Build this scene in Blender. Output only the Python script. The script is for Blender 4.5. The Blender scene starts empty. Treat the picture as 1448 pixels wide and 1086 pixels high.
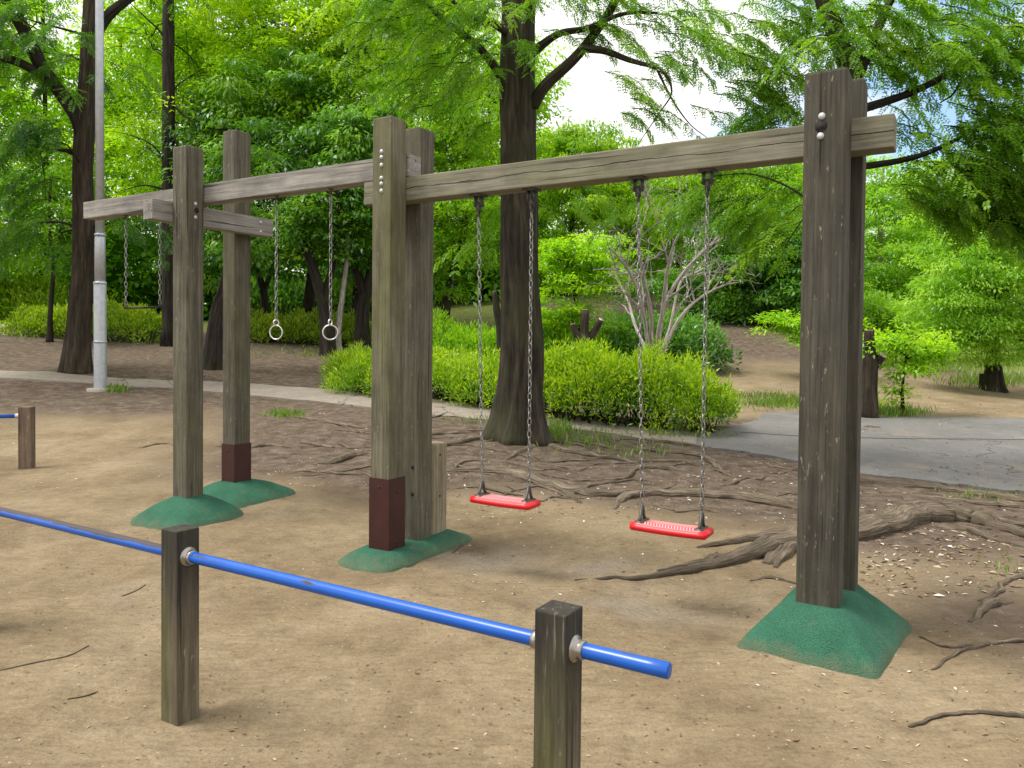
import bpy, bmesh, math, random
import numpy as np
from mathutils import Vector, Matrix, noise as mnoise

random.seed(7); rng = np.random.default_rng(7)
scene = bpy.context.scene
COL = scene.collection
R = math.radians

# ------------------------------------------------------------------ camera
FOC, CX, CY, YS = 1088.0, 724.0, 543.0, -33.3
CAM = np.array((0.0, 0.0, 1.55))
PITCH, ROLL = R(1.3), 0.0097
fwd = np.array((0, math.cos(PITCH), -math.sin(PITCH)))
up0 = np.array((0, math.sin(PITCH), math.cos(PITCH)))
rt0 = np.array((1.0, 0, 0))
upv = up0 * math.cos(ROLL) - rt0 * math.sin(ROLL)
rtv = rt0 * math.cos(ROLL) + up0 * math.sin(ROLL)

cam_d = bpy.data.cameras.new("camera"); cam = bpy.data.objects.new("camera", cam_d); COL.objects.link(cam)
cam.matrix_world = Matrix(((rtv[0], upv[0], -fwd[0], CAM[0]), (rtv[1], upv[1], -fwd[1], CAM[1]),
                           (rtv[2], upv[2], -fwd[2], CAM[2]), (0, 0, 0, 1)))
cam_d.sensor_width = 36; cam_d.lens = FOC / 1448 * 36; cam_d.shift_y = YS / 1448
cam_d.clip_start = 0.05; cam_d.clip_end = 2000
scene.camera = cam

def ray(px, py):
    return fwd + rtv * ((px - CX) / FOC) + upv * ((CY + YS - py) / FOC)
def W(px, py, Y):
    d = ray(px, py); return CAM + d * (Y / d[1])
def proj(P):
    d = np.asarray(P, float) - CAM; z = d @ fwd
    return CX + FOC * (d @ rtv) / z, CY + YS - FOC * (d @ upv) / z

# ------------------------------------------------------------------ terrain height (smooth surface through surveyed points)
_cp = []
for yy in (-25, -6, 0, 1.5, 3, 4.5, 6):
    for xx in (-12, -6, -2.5, 0, 2.5, 6, 12): _cp.append((xx, yy, 0.0))
for a in [(38, 662, 9.4), (142, 553, 15), (0, 531, 17), (110, 523, 16.5), (240, 489, 24), (0, 465, 27), (450, 488, 24), (300, 520, 18),
          (400, 571, 14.2), (600, 590, 12.2), (735, 622, 10.9), (1040, 640, 10.4), (1220, 671, 9.2), (1448, 697, 8.2), (1448, 590, 14.5),
          (1250, 590, 14.8), (1040, 582, 15), (900, 605, 12.6), (1100, 562, 18), (1060, 520, 22), (1060, 470, 27), (1405, 553, 20),
          (1448, 545, 22), (1280, 560, 18), (700, 520, 22)]:
    p = W(*a); _cp.append(tuple(p))
for xx in (-80, -40, -15): _cp.append((xx, 50, 2.6))
for xx in (20, 45, 90): _cp.append((xx, 55, 2.2))
_cp += [(6, 38, 4.5), (0, 60, 5), (-60, 15, 1), (-120, 120, 3), (120, 120, 3), (0, 200, 5), (60, 10, 0), (90, -30, 0), (-90, -30, 0), (0, -60, 0)]
_cp = np.array(_cp); _S = 20.0
def _tpsk(d2): return 0.5 * d2 * np.log(np.maximum(d2, 1e-12))
_xy = _cp[:, :2] / _S; _n = len(_cp)
_K = _tpsk(((_xy[:, None] - _xy[None]) ** 2).sum(-1)) + np.eye(_n) * 0.004
_P = np.c_[np.ones(_n), _xy]
_A = np.block([[_K, _P], [_P.T, np.zeros((3, 3))]])
_sol = np.linalg.solve(_A, np.r_[_cp[:, 2], np.zeros(3)])
def H(x, y):
    x = np.atleast_1d(np.asarray(x, float)); y = np.atleast_1d(np.asarray(y, float))
    q = np.stack([np.clip(x, -120, 120), np.clip(y, -60, 200)], -1).reshape(-1, 2) / _S
    o = np.empty(len(q))
    for i in range(0, len(q), 20000):
        k = q[i:i + 20000]
        o[i:i + 20000] = _tpsk(((k[:, None] - _xy[None]) ** 2).sum(-1)) @ _sol[:_n] + _sol[_n] + k @ _sol[_n + 1:]
    return o.reshape(x.shape)
_hx = np.arange(-60, 60.1, 0.25); _hy = np.arange(0, 80.1, 0.25)
_a, _b = np.meshgrid(_hx, _hy); _HG = H(_a.ravel(), _b.ravel()).reshape(_a.shape)
def Hq(x, y):
    i = np.clip(((x + 60) / 0.25).astype(int), 0, len(_hx) - 2); j = np.clip((y / 0.25).astype(int), 0, len(_hy) - 2)
    u = (x - _hx[i]) / 0.25; v = (y - _hy[j]) / 0.25
    return (_HG[j, i] * (1 - u) + _HG[j, i + 1] * u) * (1 - v) + (_HG[j + 1, i] * (1 - u) + _HG[j + 1, i + 1] * u) * v
def Hs(x, y): return float(H(x, y)[0])
_ts = np.concatenate([np.linspace(1.2, 20, 1500), np.linspace(20.05, 70, 600)])
def G(px, py, lift=0.0):
    d = ray(px, py); d = d / d[1]
    P = CAM + d[None] * _ts[:, None]
    below = np.nonzero(P[:, 2] < Hq(P[:, 0], P[:, 1]) + lift)[0]
    i = below[0] if len(below) else len(_ts) - 1
    lo, hi = (_ts[i - 1] if i else 0.5), _ts[i]
    for _ in range(14):
        m = (lo + hi) / 2; p = CAM + d * m
        if p[2] < float(Hq(p[0:1], p[1:2])[0]) + lift: hi = m
        else: lo = m
    return CAM + d * hi

def _hash(ix, iy, s):
    h = (ix.astype(np.int64) * 374761393 + iy.astype(np.int64) * 668265263 + s * 974711) & 0xffffffff
    h = ((h ^ (h >> 13)) * 1274126177) & 0xffffffff
    return ((h ^ (h >> 16)) & 0xffff) / 65535.0
def vnoise(x, y, s=0):
    ix, iy = np.floor(x), np.floor(y); fx, fy = x - ix, y - iy
    fx = fx * fx * (3 - 2 * fx); fy = fy * fy * (3 - 2 * fy)
    a, b, c, d = _hash(ix, iy, s), _hash(ix + 1, iy, s), _hash(ix, iy + 1, s), _hash(ix + 1, iy + 1, s)
    return (a * (1 - fx) + b * fx) * (1 - fy) + (c * (1 - fx) + d * fx) * fy - 0.5

# ------------------------------------------------------------------ node helpers / materials
def newmat(name):
    m = bpy.data.materials.new(name); m.use_nodes = True; nt = m.node_tree
    for n in list(nt.nodes):
        if n.type != 'OUTPUT_MATERIAL': nt.nodes.remove(n)
    return m, nt, nt.nodes['Material Output']
def N(nt, t, **kw):
    n = nt.nodes.new(t)
    for k, v in kw.items():
        if k in n.inputs.keys(): n.inputs[k].default_value = v
        else: setattr(n, k, v)
    return n
def L(nt, a, b): nt.links.new(a, b)
def ramp(nt, fac, stops):
    n = nt.nodes.new('ShaderNodeValToRGB'); e = n.color_ramp.elements
    while len(e) < len(stops): e.new(0.5)
    for el, (p, c) in zip(e, stops):
        el.position = p; el.color = (*c, 1) if len(c) == 3 else c
    if fac is not None: L(nt, fac, n.inputs[0])
    return n.outputs[0]
def g(v): return (v, v, v)
def noise(nt, vec, scale, detail=4, rough=0.55, dist=0.0):
    n = N(nt, 'ShaderNodeTexNoise'); n.inputs['Scale'].default_value = scale; n.inputs['Detail'].default_value = detail
    n.inputs['Roughness'].default_value = rough; n.inputs['Distortion'].default_value = dist
    if vec is not None: L(nt, vec, n.inputs['Vector'])
    return n.outputs['Fac']
def mapping(nt, vec, scale=(1, 1, 1), loc=(0, 0, 0)):
    n = N(nt, 'ShaderNodeMapping'); n.inputs['Scale'].default_value = scale; n.inputs['Location'].default_value = loc
    L(nt, vec, n.inputs['Vector']); return n.outputs[0]
def mix(nt, fac, a, b, mode='MIX'):
    n = nt.nodes.new('ShaderNodeMix'); n.data_type = 'RGBA'; n.blend_type = mode
    for s, v in ((n.inputs[0], fac), (n.inputs[6], a), (n.inputs[7], b)):
        if hasattr(v, 'is_output'): L(nt, v, s)
        elif isinstance(v, (int, float)): s.default_value = v
        else: s.default_value = (*v, 1)
    return n.outputs[2]
def mth(nt, op, a, b=0.0, c=None):
    n = nt.nodes.new('ShaderNodeMath'); n.operation = op
    for i, v in enumerate((a, b) if c is None else (a, b, c)):
        if hasattr(v, 'is_output'): L(nt, v, n.inputs[i])
        else: n.inputs[i].default_value = v
    return n.outputs[0]
def bump(nt, h, strength=0.4, dist=0.01):
    n = N(nt, 'ShaderNodeBump'); n.inputs['Strength'].default_value = strength; n.inputs['Distance'].default_value = dist
    L(nt, h, n.inputs['Height']); return n.outputs[0]
def princ(nt, out, col, rough=0.8, metal=0.0, normal=None, spec=0.3):
    p = N(nt, 'ShaderNodeBsdfPrincipled')
    if hasattr(col, 'is_output'): L(nt, col, p.inputs['Base Color'])
    else: p.inputs['Base Color'].default_value = (*col, 1)
    if hasattr(rough, 'is_output'): L(nt, rough, p.inputs['Roughness'])
    else: p.inputs['Roughness'].default_value = rough
    if hasattr(metal, 'is_output'): L(nt, metal, p.inputs['Metallic'])
    else: p.inputs['Metallic'].default_value = metal
    p.inputs['Specular IOR Level'].default_value = spec
    if normal is not None: L(nt, normal, p.inputs['Normal'])
    L(nt, p.outputs[0], out.inputs[0]); return p
def objco(nt, off=True):
    tc = N(nt, 'ShaderNodeTexCoord')
    if not off: return tc.outputs['Object']
    oi = N(nt, 'ShaderNodeObjectInfo'); va = N(nt, 'ShaderNodeVectorMath'); va.operation = 'MULTIPLY_ADD'
    cb = N(nt, 'ShaderNodeCombineXYZ')
    for i in range(3): L(nt, oi.outputs['Random'], cb.inputs[i])
    L(nt, cb.outputs[0], va.inputs[0]); va.inputs[1].default_value = (31, 17, 23); L(nt, tc.outputs['Object'], va.inputs[2])
    return va.outputs[0]

def wood(name, c0, c1, c2, moss=0.0, mosscol=(0.12, 0.14, 0.03), crack=False, dark_top=None, stain=0.5, rough=0.85, moss_up=False):
    """weathered timber, grain along local Z"""
    m, nt, out = newmat(name); co = objco(nt)
    fine = noise(nt, mapping(nt, co, (70, 70, 2.2)), 1, 5, 0.65)
    mid = noise(nt, mapping(nt, co, (26, 26, 1.0)), 1, 5, 0.65, 0.9)
    big = noise(nt, mapping(nt, co, (4, 4, 1.6)), 1, 3, 0.5)
    col = ramp(nt, mid, [(0.18, c0), (0.5, c1), (0.85, c2)])
    col = mix(nt, 0.75, col, ramp(nt, fine, [(0.3, g(0.38)), (0.52, g(1)), (0.75, g(1.4))]), 'MULTIPLY')
    col = mix(nt, stain, col, ramp(nt, big, [(0.32, g(0.55)), (0.5, g(0.95)), (0.7, g(1.1))]), 'MULTIPLY')
    # vertical check cracks
    ck = noise(nt, mapping(nt, co, (38, 38, 0.7), (3, 9, 1)), 1, 2, 0.5)
    ckm = ramp(nt, ck, [(0.0, g(0)), (0.31, g(0)), (0.35, g(1))])
    col = mix(nt, 1.0, col, mix(nt, ckm, g(0.25), g(1)), 'MULTIPLY')
    # light scars and flecks
    fl = noise(nt, mapping(nt, co, (60, 60, 14), (5, 1, 2)), 1, 3, 0.6)
    col = mix(nt, ramp(nt, fl, [(0.65, g(0)), (0.73, g(0.5))]), col, (0.42, 0.37, 0.29))
    if moss:
        ms = noise(nt, mapping(nt, co, (5, 5, 1.0), (2, 7, 4)), 1, 4, 0.6)
        mk = ramp(nt, ms, [(0.36 if moss_up else 0.40, g(0)), (0.56 if moss_up else 0.62, g(moss))])
        if moss_up:
            tcm = N(nt, 'ShaderNodeTexCoord'); spm = N(nt, 'ShaderNodeSeparateXYZ'); L(nt, tcm.outputs['Object'], spm.inputs[0])
            mrm = N(nt, 'ShaderNodeMapRange'); mrm.inputs[1].default_value = 1.2; mrm.inputs[2].default_value = 2.4; L(nt, mth(nt, 'ADD', spm.outputs['Z'], ms), mrm.inputs[0]); mk = mth(nt, 'MULTIPLY', mk, mrm.outputs[0])
        col = mix(nt, mk, col, mosscol)
    h = mth(nt, 'ADD', mth(nt, 'MULTIPLY', fine, 0.7), mth(nt, 'MULTIPLY', ckm, 0.8))
    if crack:
        sp = N(nt, 'ShaderNodeSeparateXYZ'); tc = N(nt, 'ShaderNodeTexCoord'); L(nt, tc.outputs['Object'], sp.inputs[0])
        wob = noise(nt, mapping(nt, tc.outputs['Object'], (0, 0, 1.6)), 1, 5, 0.6)
        line = mth(nt, 'ABSOLUTE', mth(nt, 'SUBTRACT', sp.outputs['X'], mth(nt, 'MULTIPLY_ADD', wob, 0.09, -0.045)))
        wid = noise(nt, mapping(nt, tc.outputs['Object'], (0, 0, 3.0), (0, 0, 4)), 1, 2)
        cm = mth(nt, 'LESS_THAN', line, mth(nt, 'MULTIPLY_ADD', wid, 0.012, -0.0035))
        col = mix(nt, cm, col, (0.02, 0.016, 0.012)); h = mth(nt, 'SUBTRACT', h, mth(nt, 'MULTIPLY', cm, 2.0))
    if dark_top is not None:
        tc = N(nt, 'ShaderNodeTexCoord'); sp = N(nt, 'ShaderNodeSeparateXYZ'); L(nt, tc.outputs['Object'], sp.inputs[0])
        z0, z1 = dark_top
        mr = N(nt, 'ShaderNodeMapRange'); mr.inputs[1].default_value = z0; mr.inputs[2].default_value = z1
        L(nt, mth(nt, 'ADD', sp.outputs['Z'], mth(nt, 'MULTIPLY_ADD', mid, 0.36, -0.18)), mr.inputs[0])
        col = mix(nt, mth(nt, 'MULTIPLY', mr.outputs[0], 0.8), col, (0.018, 0.017, 0.018))
        stk = noise(nt, mapping(nt, co, (48, 48, 3.2), (1, 2, 3)), 1, 4, 0.6)
        mr2 = N(nt, 'ShaderNodeMapRange'); mr2.inputs[1].default_value = 0.25; mr2.inputs[2].default_value = 0.9; L(nt, sp.outputs['Z'], mr2.inputs[0])
        col = mix(nt, mth(nt, 'MULTIPLY', ramp(nt, stk, [(0.5, g(0)), (0.64, g(0.65))]), mr2.outputs[0]), col, (0.014, 0.013, 0.013))
        col = mix(nt, mth(nt, 'MULTIPLY', ramp(nt, stk, [(0.30, g(0.35)), (0.38, g(0))]), mr2.outputs[0]), col, (0.30, 0.27, 0.22))
    blot = noise(nt, mapping(nt, co, (9, 9, 5), (4, 4, 4)), 1, 5, 0.65)
    col = mix(nt, 0.7, col, ramp(nt, blot, [(0.3, g(0.68)), (0.5, g(1)), (0.7, g(1.22))]), 'MULTIPLY')
    princ(nt, out, col, rough, normal=bump(nt, h, 0.4, 0.003)); return m

M = {}
M['post_grey'] = wood('post_grey', (0.041, 0.038, 0.029), (0.104, 0.096, 0.072), (0.195, 0.182, 0.14), 0.4, (0.10, 0.095, 0.045))
M['post_moss'] = wood('post_moss', (0.062, 0.056, 0.038), (0.138, 0.127, 0.088), (0.225, 0.21, 0.152), 0.6, (0.095, 0.10, 0.035), moss_up=True)
M['post_shaded'] = wood('post_shaded', (0.026, 0.0245, 0.0195), (0.061, 0.057, 0.045), (0.115, 0.108, 0.085), 0.3, (0.06, 0.056, 0.03))  # darker than the other posts: shade is put into the wood colour
M['beam_grey'] = wood('beam_grey', (0.14, 0.13, 0.115), (0.255, 0.242, 0.22), (0.35, 0.335, 0.31), 0.0, stain=0.4)
M['beam_green'] = wood('beam_green', (0.115, 0.105, 0.08), (0.21, 0.195, 0.155), (0.30, 0.285, 0.235), 0.5, (0.145, 0.155, 0.07), crack=True, stain=0.4)
M['rail_post'] = wood('rail_post', (0.050, 0.041, 0.027), (0.118, 0.096, 0.065), (0.225, 0.19, 0.138), 0.75, (0.085, 0.09, 0.022), dark_top=(0.50, 0.92))
M['old_rail_post'] = wood('old_rail_post', (0.09, 0.06, 0.042), (0.16, 0.115, 0.082), (0.21, 0.16, 0.12))
M['plank_pale'] = wood('plank_pale', (0.16, 0.135, 0.09), (0.26, 0.22, 0.155), (0.34, 0.295, 0.22), 0.2, stain=0.3)

def simple(name, col, rough=0.5, metal=0.0, var=0.25, scale=30, bumpd=0.0, spec=0.5):
    m, nt, out = newmat(name); co = objco(nt)
    nz = noise(nt, co, scale, 4, 0.6)
    c = mix(nt, 1.0, col, ramp(nt, nz, [(0.25, g(1 - var)), (0.75, g(1 + var))]), 'MULTIPLY')
    princ(nt, out, c, rough, metal, bump(nt, nz, 0.3, bumpd) if bumpd else None, spec); return m
M['galv'] = simple('galvanised', (0.44, 0.47, 0.51), 0.45, 0.55, 0.15, 12)
M['bolt'] = simple('bolt_zinc', (0.5, 0.52, 0.54), 0.45, 0.4, 0.15, 60)
M['chain'] = simple('chain_steel', (0.27, 0.27, 0.26), 0.45, 0.8, 0.5, 40)
M['chain_dark'] = simple('chain_fitting', (0.07, 0.065, 0.06), 0.5, 0.4, 0.4, 40)
M['ring'] = simple('ring_steel', (0.62, 0.62, 0.6), 0.35, 0.75, 0.2, 20)
M['sleeve'] = simple('sleeve_brown', (0.040, 0.010, 0.009), 0.45, 0.0, 0.3, 9, spec=0.4)
M['hole'] = simple('bore_dark', (0.012, 0.011, 0.01), 0.9)
M['chrome'] = simple('flange_steel', (0.36, 0.34, 0.31), 0.32, 0.9, 0.3, 25)
M['concrete'] = simple('concrete', (0.33, 0.29, 0.24), 0.9, 0, 0.25, 14, 0.004)
M['stone'] = simple('stone', (0.36, 0.34, 0.32), 0.9, 0, 0.4, 6, 0.02)

def mat_pipe():
    m, nt, out = newmat('blue_paint'); co = objco(nt)
    nz = noise(nt, mapping(nt, co, (30, 30, 4)), 1, 5, 0.65)
    tc = N(nt, 'ShaderNodeTexCoord'); sp = N(nt, 'ShaderNodeSeparateXYZ'); L(nt, tc.outputs['Object'], sp.inputs[0])
    # worn paint: upper side, more towards the far end (local Z grows to the left end)
    top = N(nt, 'ShaderNodeMapRange'); top.inputs[1].default_value = 0.004; top.inputs[2].default_value = 0.019; L(nt, sp.outputs['X'], top.inputs[0])
    far = N(nt, 'ShaderNodeMapRange'); far.inputs[1].default_value = 1.75; far.inputs[2].default_value = 2.4; far.inputs[3].default_value = 0.12; L(nt, sp.outputs['Z'], far.inputs[0])
    wear = mth(nt, 'MULTIPLY', mth(nt, 'MULTIPLY', top.outputs[0], far.outputs[0]), 0.62)
    wv = mth(nt, 'ADD', wear, mth(nt, 'MULTIPLY_ADD', nz, 1.6, -0.78))
    wm = ramp(nt, wv, [(0.28, g(0)), (0.36, g(1))])
    blue = mix(nt, noise(nt, co, 9, 3), (0.002, 0.068, 0.36), (0.004, 0.098, 0.48))
    rust = mix(nt, noise(nt, co, 70, 3), (0.03, 0.028, 0.045), (0.07, 0.05, 0.045))
    col = mix(nt, wm, blue, rust)
    princ(nt, out, col, ramp(nt, wm, [(0, g(0.3)), (1, g(0.75))]), 0, bump(nt, wm, -0.3, 0.001), 0.5); return m
M['pipe'] = mat_pipe()

def mat_seat():
    m, nt, out = newmat('red_rubber'); tc = N(nt, 'ShaderNodeTexCoord')
    nz = noise(nt, tc.outputs['Object'], 40, 4)
    c = mix(nt, nz, (0.62, 0.012, 0.022), (0.78, 0.02, 0.03))
    princ(nt, out, c, 0.38, 0, None, 0.5); return m
M['seat'] = mat_seat()
M['tread'] = simple('seat_tread', (0.74, 0.36, 0.38), 0.6, 0, 0.2, 50)

def mat_mound():
    m, nt, out = newmat('green_rubber'); co = objco(nt, False)
    v = N(nt, 'ShaderNodeTexVoronoi'); v.inputs['Scale'].default_value = 170; L(nt, co, v.inputs['Vector'])
    nz = noise(nt, co, 5, 4, 0.6); fine = noise(nt, co, 130, 3, 0.7)
    c = mix(nt, ramp(nt, v.outputs['Distance'], [(0.0, g(0)), (0.7, g(1))]), (0.062, 0.195, 0.120), (0.024, 0.102, 0.062))
    c = mix(nt, 0.8, c, ramp(nt, nz, [(0.3, g(0.75)), (0.7, g(1.15))]), 'MULTIPLY')
    c = mix(nt, ramp(nt, noise(nt, co, 3.2, 5, 0.7), [(0.58, g(0)), (0.75, g(0.35))]), c, (0.30, 0.22, 0.14))
    sp = N(nt, 'ShaderNodeSeparateXYZ'); L(nt, co, sp.inputs[0]); mr = N(nt, 'ShaderNodeMapRange'); mr.inputs[1].default_value = 0.10; mr.inputs[2].default_value = 0.0
    L(nt, mth(nt, 'ADD', sp.outputs['Z'], mth(nt, 'MULTIPLY_ADD', noise(nt, co, 11, 5, 0.7), 0.2, -0.07)), mr.inputs[0])
    c = mix(nt, mth(nt, 'MULTIPLY', mr.outputs[0], 0.42), c, (0.22, 0.17, 0.11))
    h = mth(nt, 'ADD', mth(nt, 'MULTIPLY', v.outputs['Distance'], -1.0), fine)
    princ(nt, out, c, 0.9, 0, bump(nt, h, 0.9, 0.006), 0.2); return m
M['mound'] = mat_mound()

def mat_bark(name, c0, c1, moss=0.0, scale=1.0, mosscol=(0.07, 0.09, 0.025)):
    m, nt, out = newmat(name); ga = N(nt, 'ShaderNodeAttribute'); ga.attribute_name = 'grain'; co = ga.outputs['Vector']
    a = noise(nt, mapping(nt, co, (16 * scale, 16 * scale, 1.6 * scale)), 1, 6, 0.65, 0.5)
    b = noise(nt, co, 2.5 * scale, 4)
    c = ramp(nt, a, [(0.34, tuple(x * 0.45 for x in c0)), (0.5, c0), (0.68, c1)])
    c = mix(nt, 0.7, c, ramp(nt, b, [(0.3, g(0.65)), (0.7, g(1.2))]), 'MULTIPLY')
    if moss: c = mix(nt, ramp(nt, noise(nt, co, 1.7, 4), [(0.45, g(0)), (0.65, g(moss))]), c, mosscol)
    princ(nt, out, c, 0.92, 0, bump(nt, a, 1.0, 0.05), 0.15); return m
M['bark_big'] = mat_bark('bark_big', (0.042, 0.036, 0.027), (0.085, 0.072, 0.055), 0.5, mosscol=(0.06, 0.065, 0.03))
M['bark_dark'] = mat_bark('bark_dark', (0.03, 0.025, 0.021), (0.06, 0.048, 0.04), 0.2)
M['bark_brown'] = mat_bark('bark_brown', (0.048, 0.037, 0.028), (0.10, 0.079, 0.06), 0.1)
M['bark_pale'] = mat_bark('bark_pale', (0.42, 0.38, 0.345), (0.60, 0.56, 0.52), 0.0, 2.0)
M['root'] = mat_bark('root_bark', (0.18, 0.145, 0.105), (0.33, 0.27, 0.20), 0.12, 2.6, (0.08, 0.072, 0.035))
M['twig'] = mat_bark('twig_bark', (0.20, 0.165, 0.12), (0.34, 0.28, 0.21), 0.0, 4.0)
M['cut_wood'] = simple('cut_wood', (0.45, 0.36, 0.25), 0.85, 0, 0.3, 18)

def mat_leaf(name, dark, mid, lite, trans=0.45, gloss=0.025):
    m, nt, out = newmat(name)
    at = N(nt, 'ShaderNodeAttribute'); at.attribute_name = 'tint'
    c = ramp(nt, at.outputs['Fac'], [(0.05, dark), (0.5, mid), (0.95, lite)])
    d = N(nt, 'ShaderNodeBsdfDiffuse'); L(nt, c, d.inputs[0])
    t = N(nt, 'ShaderNodeBsdfTranslucent')
    tcx = mix(nt, 1.0, c, (1.5, 1.55, 0.55), 'MULTIPLY'); L(nt, tcx, t.inputs[0])
    s = N(nt, 'ShaderNodeMixShader'); s.inputs[0].default_value = trans; L(nt, d.outputs[0], s.inputs[1]); L(nt, t.outputs[0], s.inputs[2])
    gl = N(nt, 'ShaderNodeBsdfGlossy'); gl.inputs['Roughness'].default_value = 0.35; gl.inputs[0].default_value = (0.9, 0.95, 1, 1)
    s2 = N(nt, 'ShaderNodeMixShader'); s2.inputs[0].default_value = gloss; L(nt, s.outputs[0], s2.inputs[1]); L(nt, gl.outputs[0], s2.inputs[2])
    L(nt, s2.outputs[0], out.inputs[0]); return m
M['leaf_lime'] = mat_leaf('leaf_lime', (0.08, 0.22, 0.008), (0.23, 0.45, 0.012), (0.42, 0.62, 0.025), 0.54)
M['leaf_yellow'] = mat_leaf('leaf_yellow', (0.065, 0.18, 0.007), (0.21, 0.40, 0.012), (0.42, 0.58, 0.025), 0.54)
M['leaf_mid'] = mat_leaf('leaf_mid', (0.042, 0.135, 0.010), (0.14, 0.31, 0.016), (0.31, 0.50, 0.03), 0.52)
M['leaf_deep'] = mat_leaf('leaf_deep', (0.022, 0.08, 0.010), (0.075, 0.20, 0.018), (0.19, 0.36, 0.03), 0.47, 0.03)
M['leaf_cool'] = mat_leaf('leaf_cool', (0.026, 0.10, 0.018), (0.10, 0.26, 0.035), (0.24, 0.45, 0.06), 0.48, 0.04)
M['leaf_pale'] = mat_leaf('leaf_pale', (0.10, 0.25, 0.02), (0.24, 0.46, 0.04), (0.40, 0.60, 0.07), 0.54)
M['leaf_rust'] = mat_leaf('leaf_rust', (0.08, 0.06, 0.02), (0.13, 0.10, 0.03), (0.2, 0.16, 0.04), 0.4)
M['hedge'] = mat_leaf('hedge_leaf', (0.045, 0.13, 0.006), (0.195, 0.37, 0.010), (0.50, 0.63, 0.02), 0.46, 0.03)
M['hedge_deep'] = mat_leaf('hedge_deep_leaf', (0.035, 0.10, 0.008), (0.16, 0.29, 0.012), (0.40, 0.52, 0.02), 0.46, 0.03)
M['grass'] = mat_leaf('grass_blade', (0.07, 0.13, 0.02), (0.14, 0.24, 0.03), (0.26, 0.36, 0.06), 0.35, 0.04)
def mat_litter():
    m, nt, out = newmat('litter'); at = N(nt, 'ShaderNodeAttribute'); at.attribute_name = 'tint'
    c = ramp(nt, at.outputs['Fac'], [(0.0, (0.09, 0.055, 0.03)), (0.3, (0.20, 0.13, 0.075)), (0.55, (0.42, 0.33, 0.23)), (0.8, (0.62, 0.58, 0.52)), (1.0, (0.74, 0.72, 0.70))])
    princ(nt, out, c, 0.7, 0, None, 0.2); return m
M['litter'] = mat_litter()

def mat_ground():
    m, nt, out = newmat('ground_sand'); tc = N(nt, 'ShaderNodeTexCoord'); co = tc.outputs['Object']
    at = N(nt, 'ShaderNodeAttribute'); at.attribute_name = 'soil_shade'
    a2 = N(nt, 'ShaderNodeAttribute'); a2.attribute_name = 'turf'
    n1 = noise(nt, co, 0.9, 6, 0.62, 0.4); n2 = noise(nt, co, 6, 6, 0.65, 0.3); n3 = noise(nt, co, 55, 5, 0.7); n4 = noise(nt, co, 260, 3, 0.7)
    st = noise(nt, mapping(nt, co, (9, 26, 1)), 1, 5, 0.65, 0.8)
    sand = ramp(nt, n1, [(0.30, (0.160, 0.118, 0.070)), (0.5, (0.226, 0.173, 0.106)), (0.68, (0.285, 0.225, 0.145))])
    sand = mix(nt, 0.8, sand, ramp(nt, n2, [(0.28, g(0.74)), (0.5, g(1)), (0.72, g(1.16))]), 'MULTIPLY')
    sand = mix(nt, 0.7, sand, ramp(nt, st, [(0.3, g(0.78)), (0.5, g(1)), (0.7, g(1.13))]), 'MULTIPLY')
    grey = noise(nt, co, 0.55, 3, 0.5)
    sand = mix(nt, ramp(nt, grey, [(0.60, g(0)), (0.70, g(0.35))]), sand, (0.25, 0.215, 0.175))
    a3 = N(nt, 'ShaderNodeAttribute'); a3.attribute_name = 'worn'
    sand = mix(nt, a3.outputs['Fac'], sand, mix(nt, n2, (0.17, 0.145, 0.115), (0.30, 0.265, 0.215)))
    soil_shade = ramp(nt, n2, [(0.3, (0.058, 0.042, 0.031)), (0.5, (0.114, 0.086, 0.064)), (0.7, (0.185, 0.145, 0.112))])
    sm = ramp(nt, mth(nt, 'ADD', at.outputs['Fac'], mth(nt, 'MULTIPLY_ADD', n2, 0.7, -0.35)), [(0.3, g(0)), (0.7, g(1))])
    col = mix(nt, sm, sand, soil_shade)
    turf = mix(nt, n3, (0.07, 0.10, 0.02), (0.20, 0.24, 0.06))
    tm = ramp(nt, mth(nt, 'ADD', a2.outputs['Fac'], mth(nt, 'MULTIPLY_ADD', n2, 0.9, -0.45)), [(0.35, g(0)), (0.65, g(1))])
    col = mix(nt, tm, col, turf)
    col = mix(nt, 0.85, col, ramp(nt, n3, [(0.25, g(0.66)), (0.5, g(1)), (0.75, g(1.22))]), 'MULTIPLY')
    col = mix(nt, 0.7, col, ramp(nt, n4, [(0.25, g(0.7)), (0.5, g(1)), (0.75, g(1.3))]), 'MULTIPLY')
    # grit: small pale and dark crumbs
    v = N(nt, 'ShaderNodeTexVoronoi'); v.inputs['Scale'].default_value = 34; L(nt, co, v.inputs['Vector'])
    pick = N(nt, 'ShaderNodeSeparateColor'); L(nt, v.outputs['Color'], pick.inputs[0])
    near = mth(nt, 'LESS_THAN', v.outputs['Distance'], 0.17)
    col = mix(nt, mth(nt, 'MULTIPLY', near, mth(nt, 'GREATER_THAN', pick.outputs[0], 0.93)), col, (0.40, 0.34, 0.27))
    col = mix(nt, mth(nt, 'MULTIPLY', near, mth(nt, 'LESS_THAN', pick.outputs[0], 0.10)), col, (0.075, 0.05, 0.032))
    h = mth(nt, 'ADD', mth(nt, 'MULTIPLY', n2, 1.2), mth(nt, 'ADD', mth(nt, 'MULTIPLY', n3, 0.35), mth(nt, 'ADD', mth(nt, 'MULTIPLY', st, 0.9), mth(nt, 'MULTIPLY', n4, 0.08))))
    princ(nt, out, col, 0.95, 0, bump(nt, h, 0.8, 0.03), 0.12); return m
M['ground'] = mat_ground()
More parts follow.
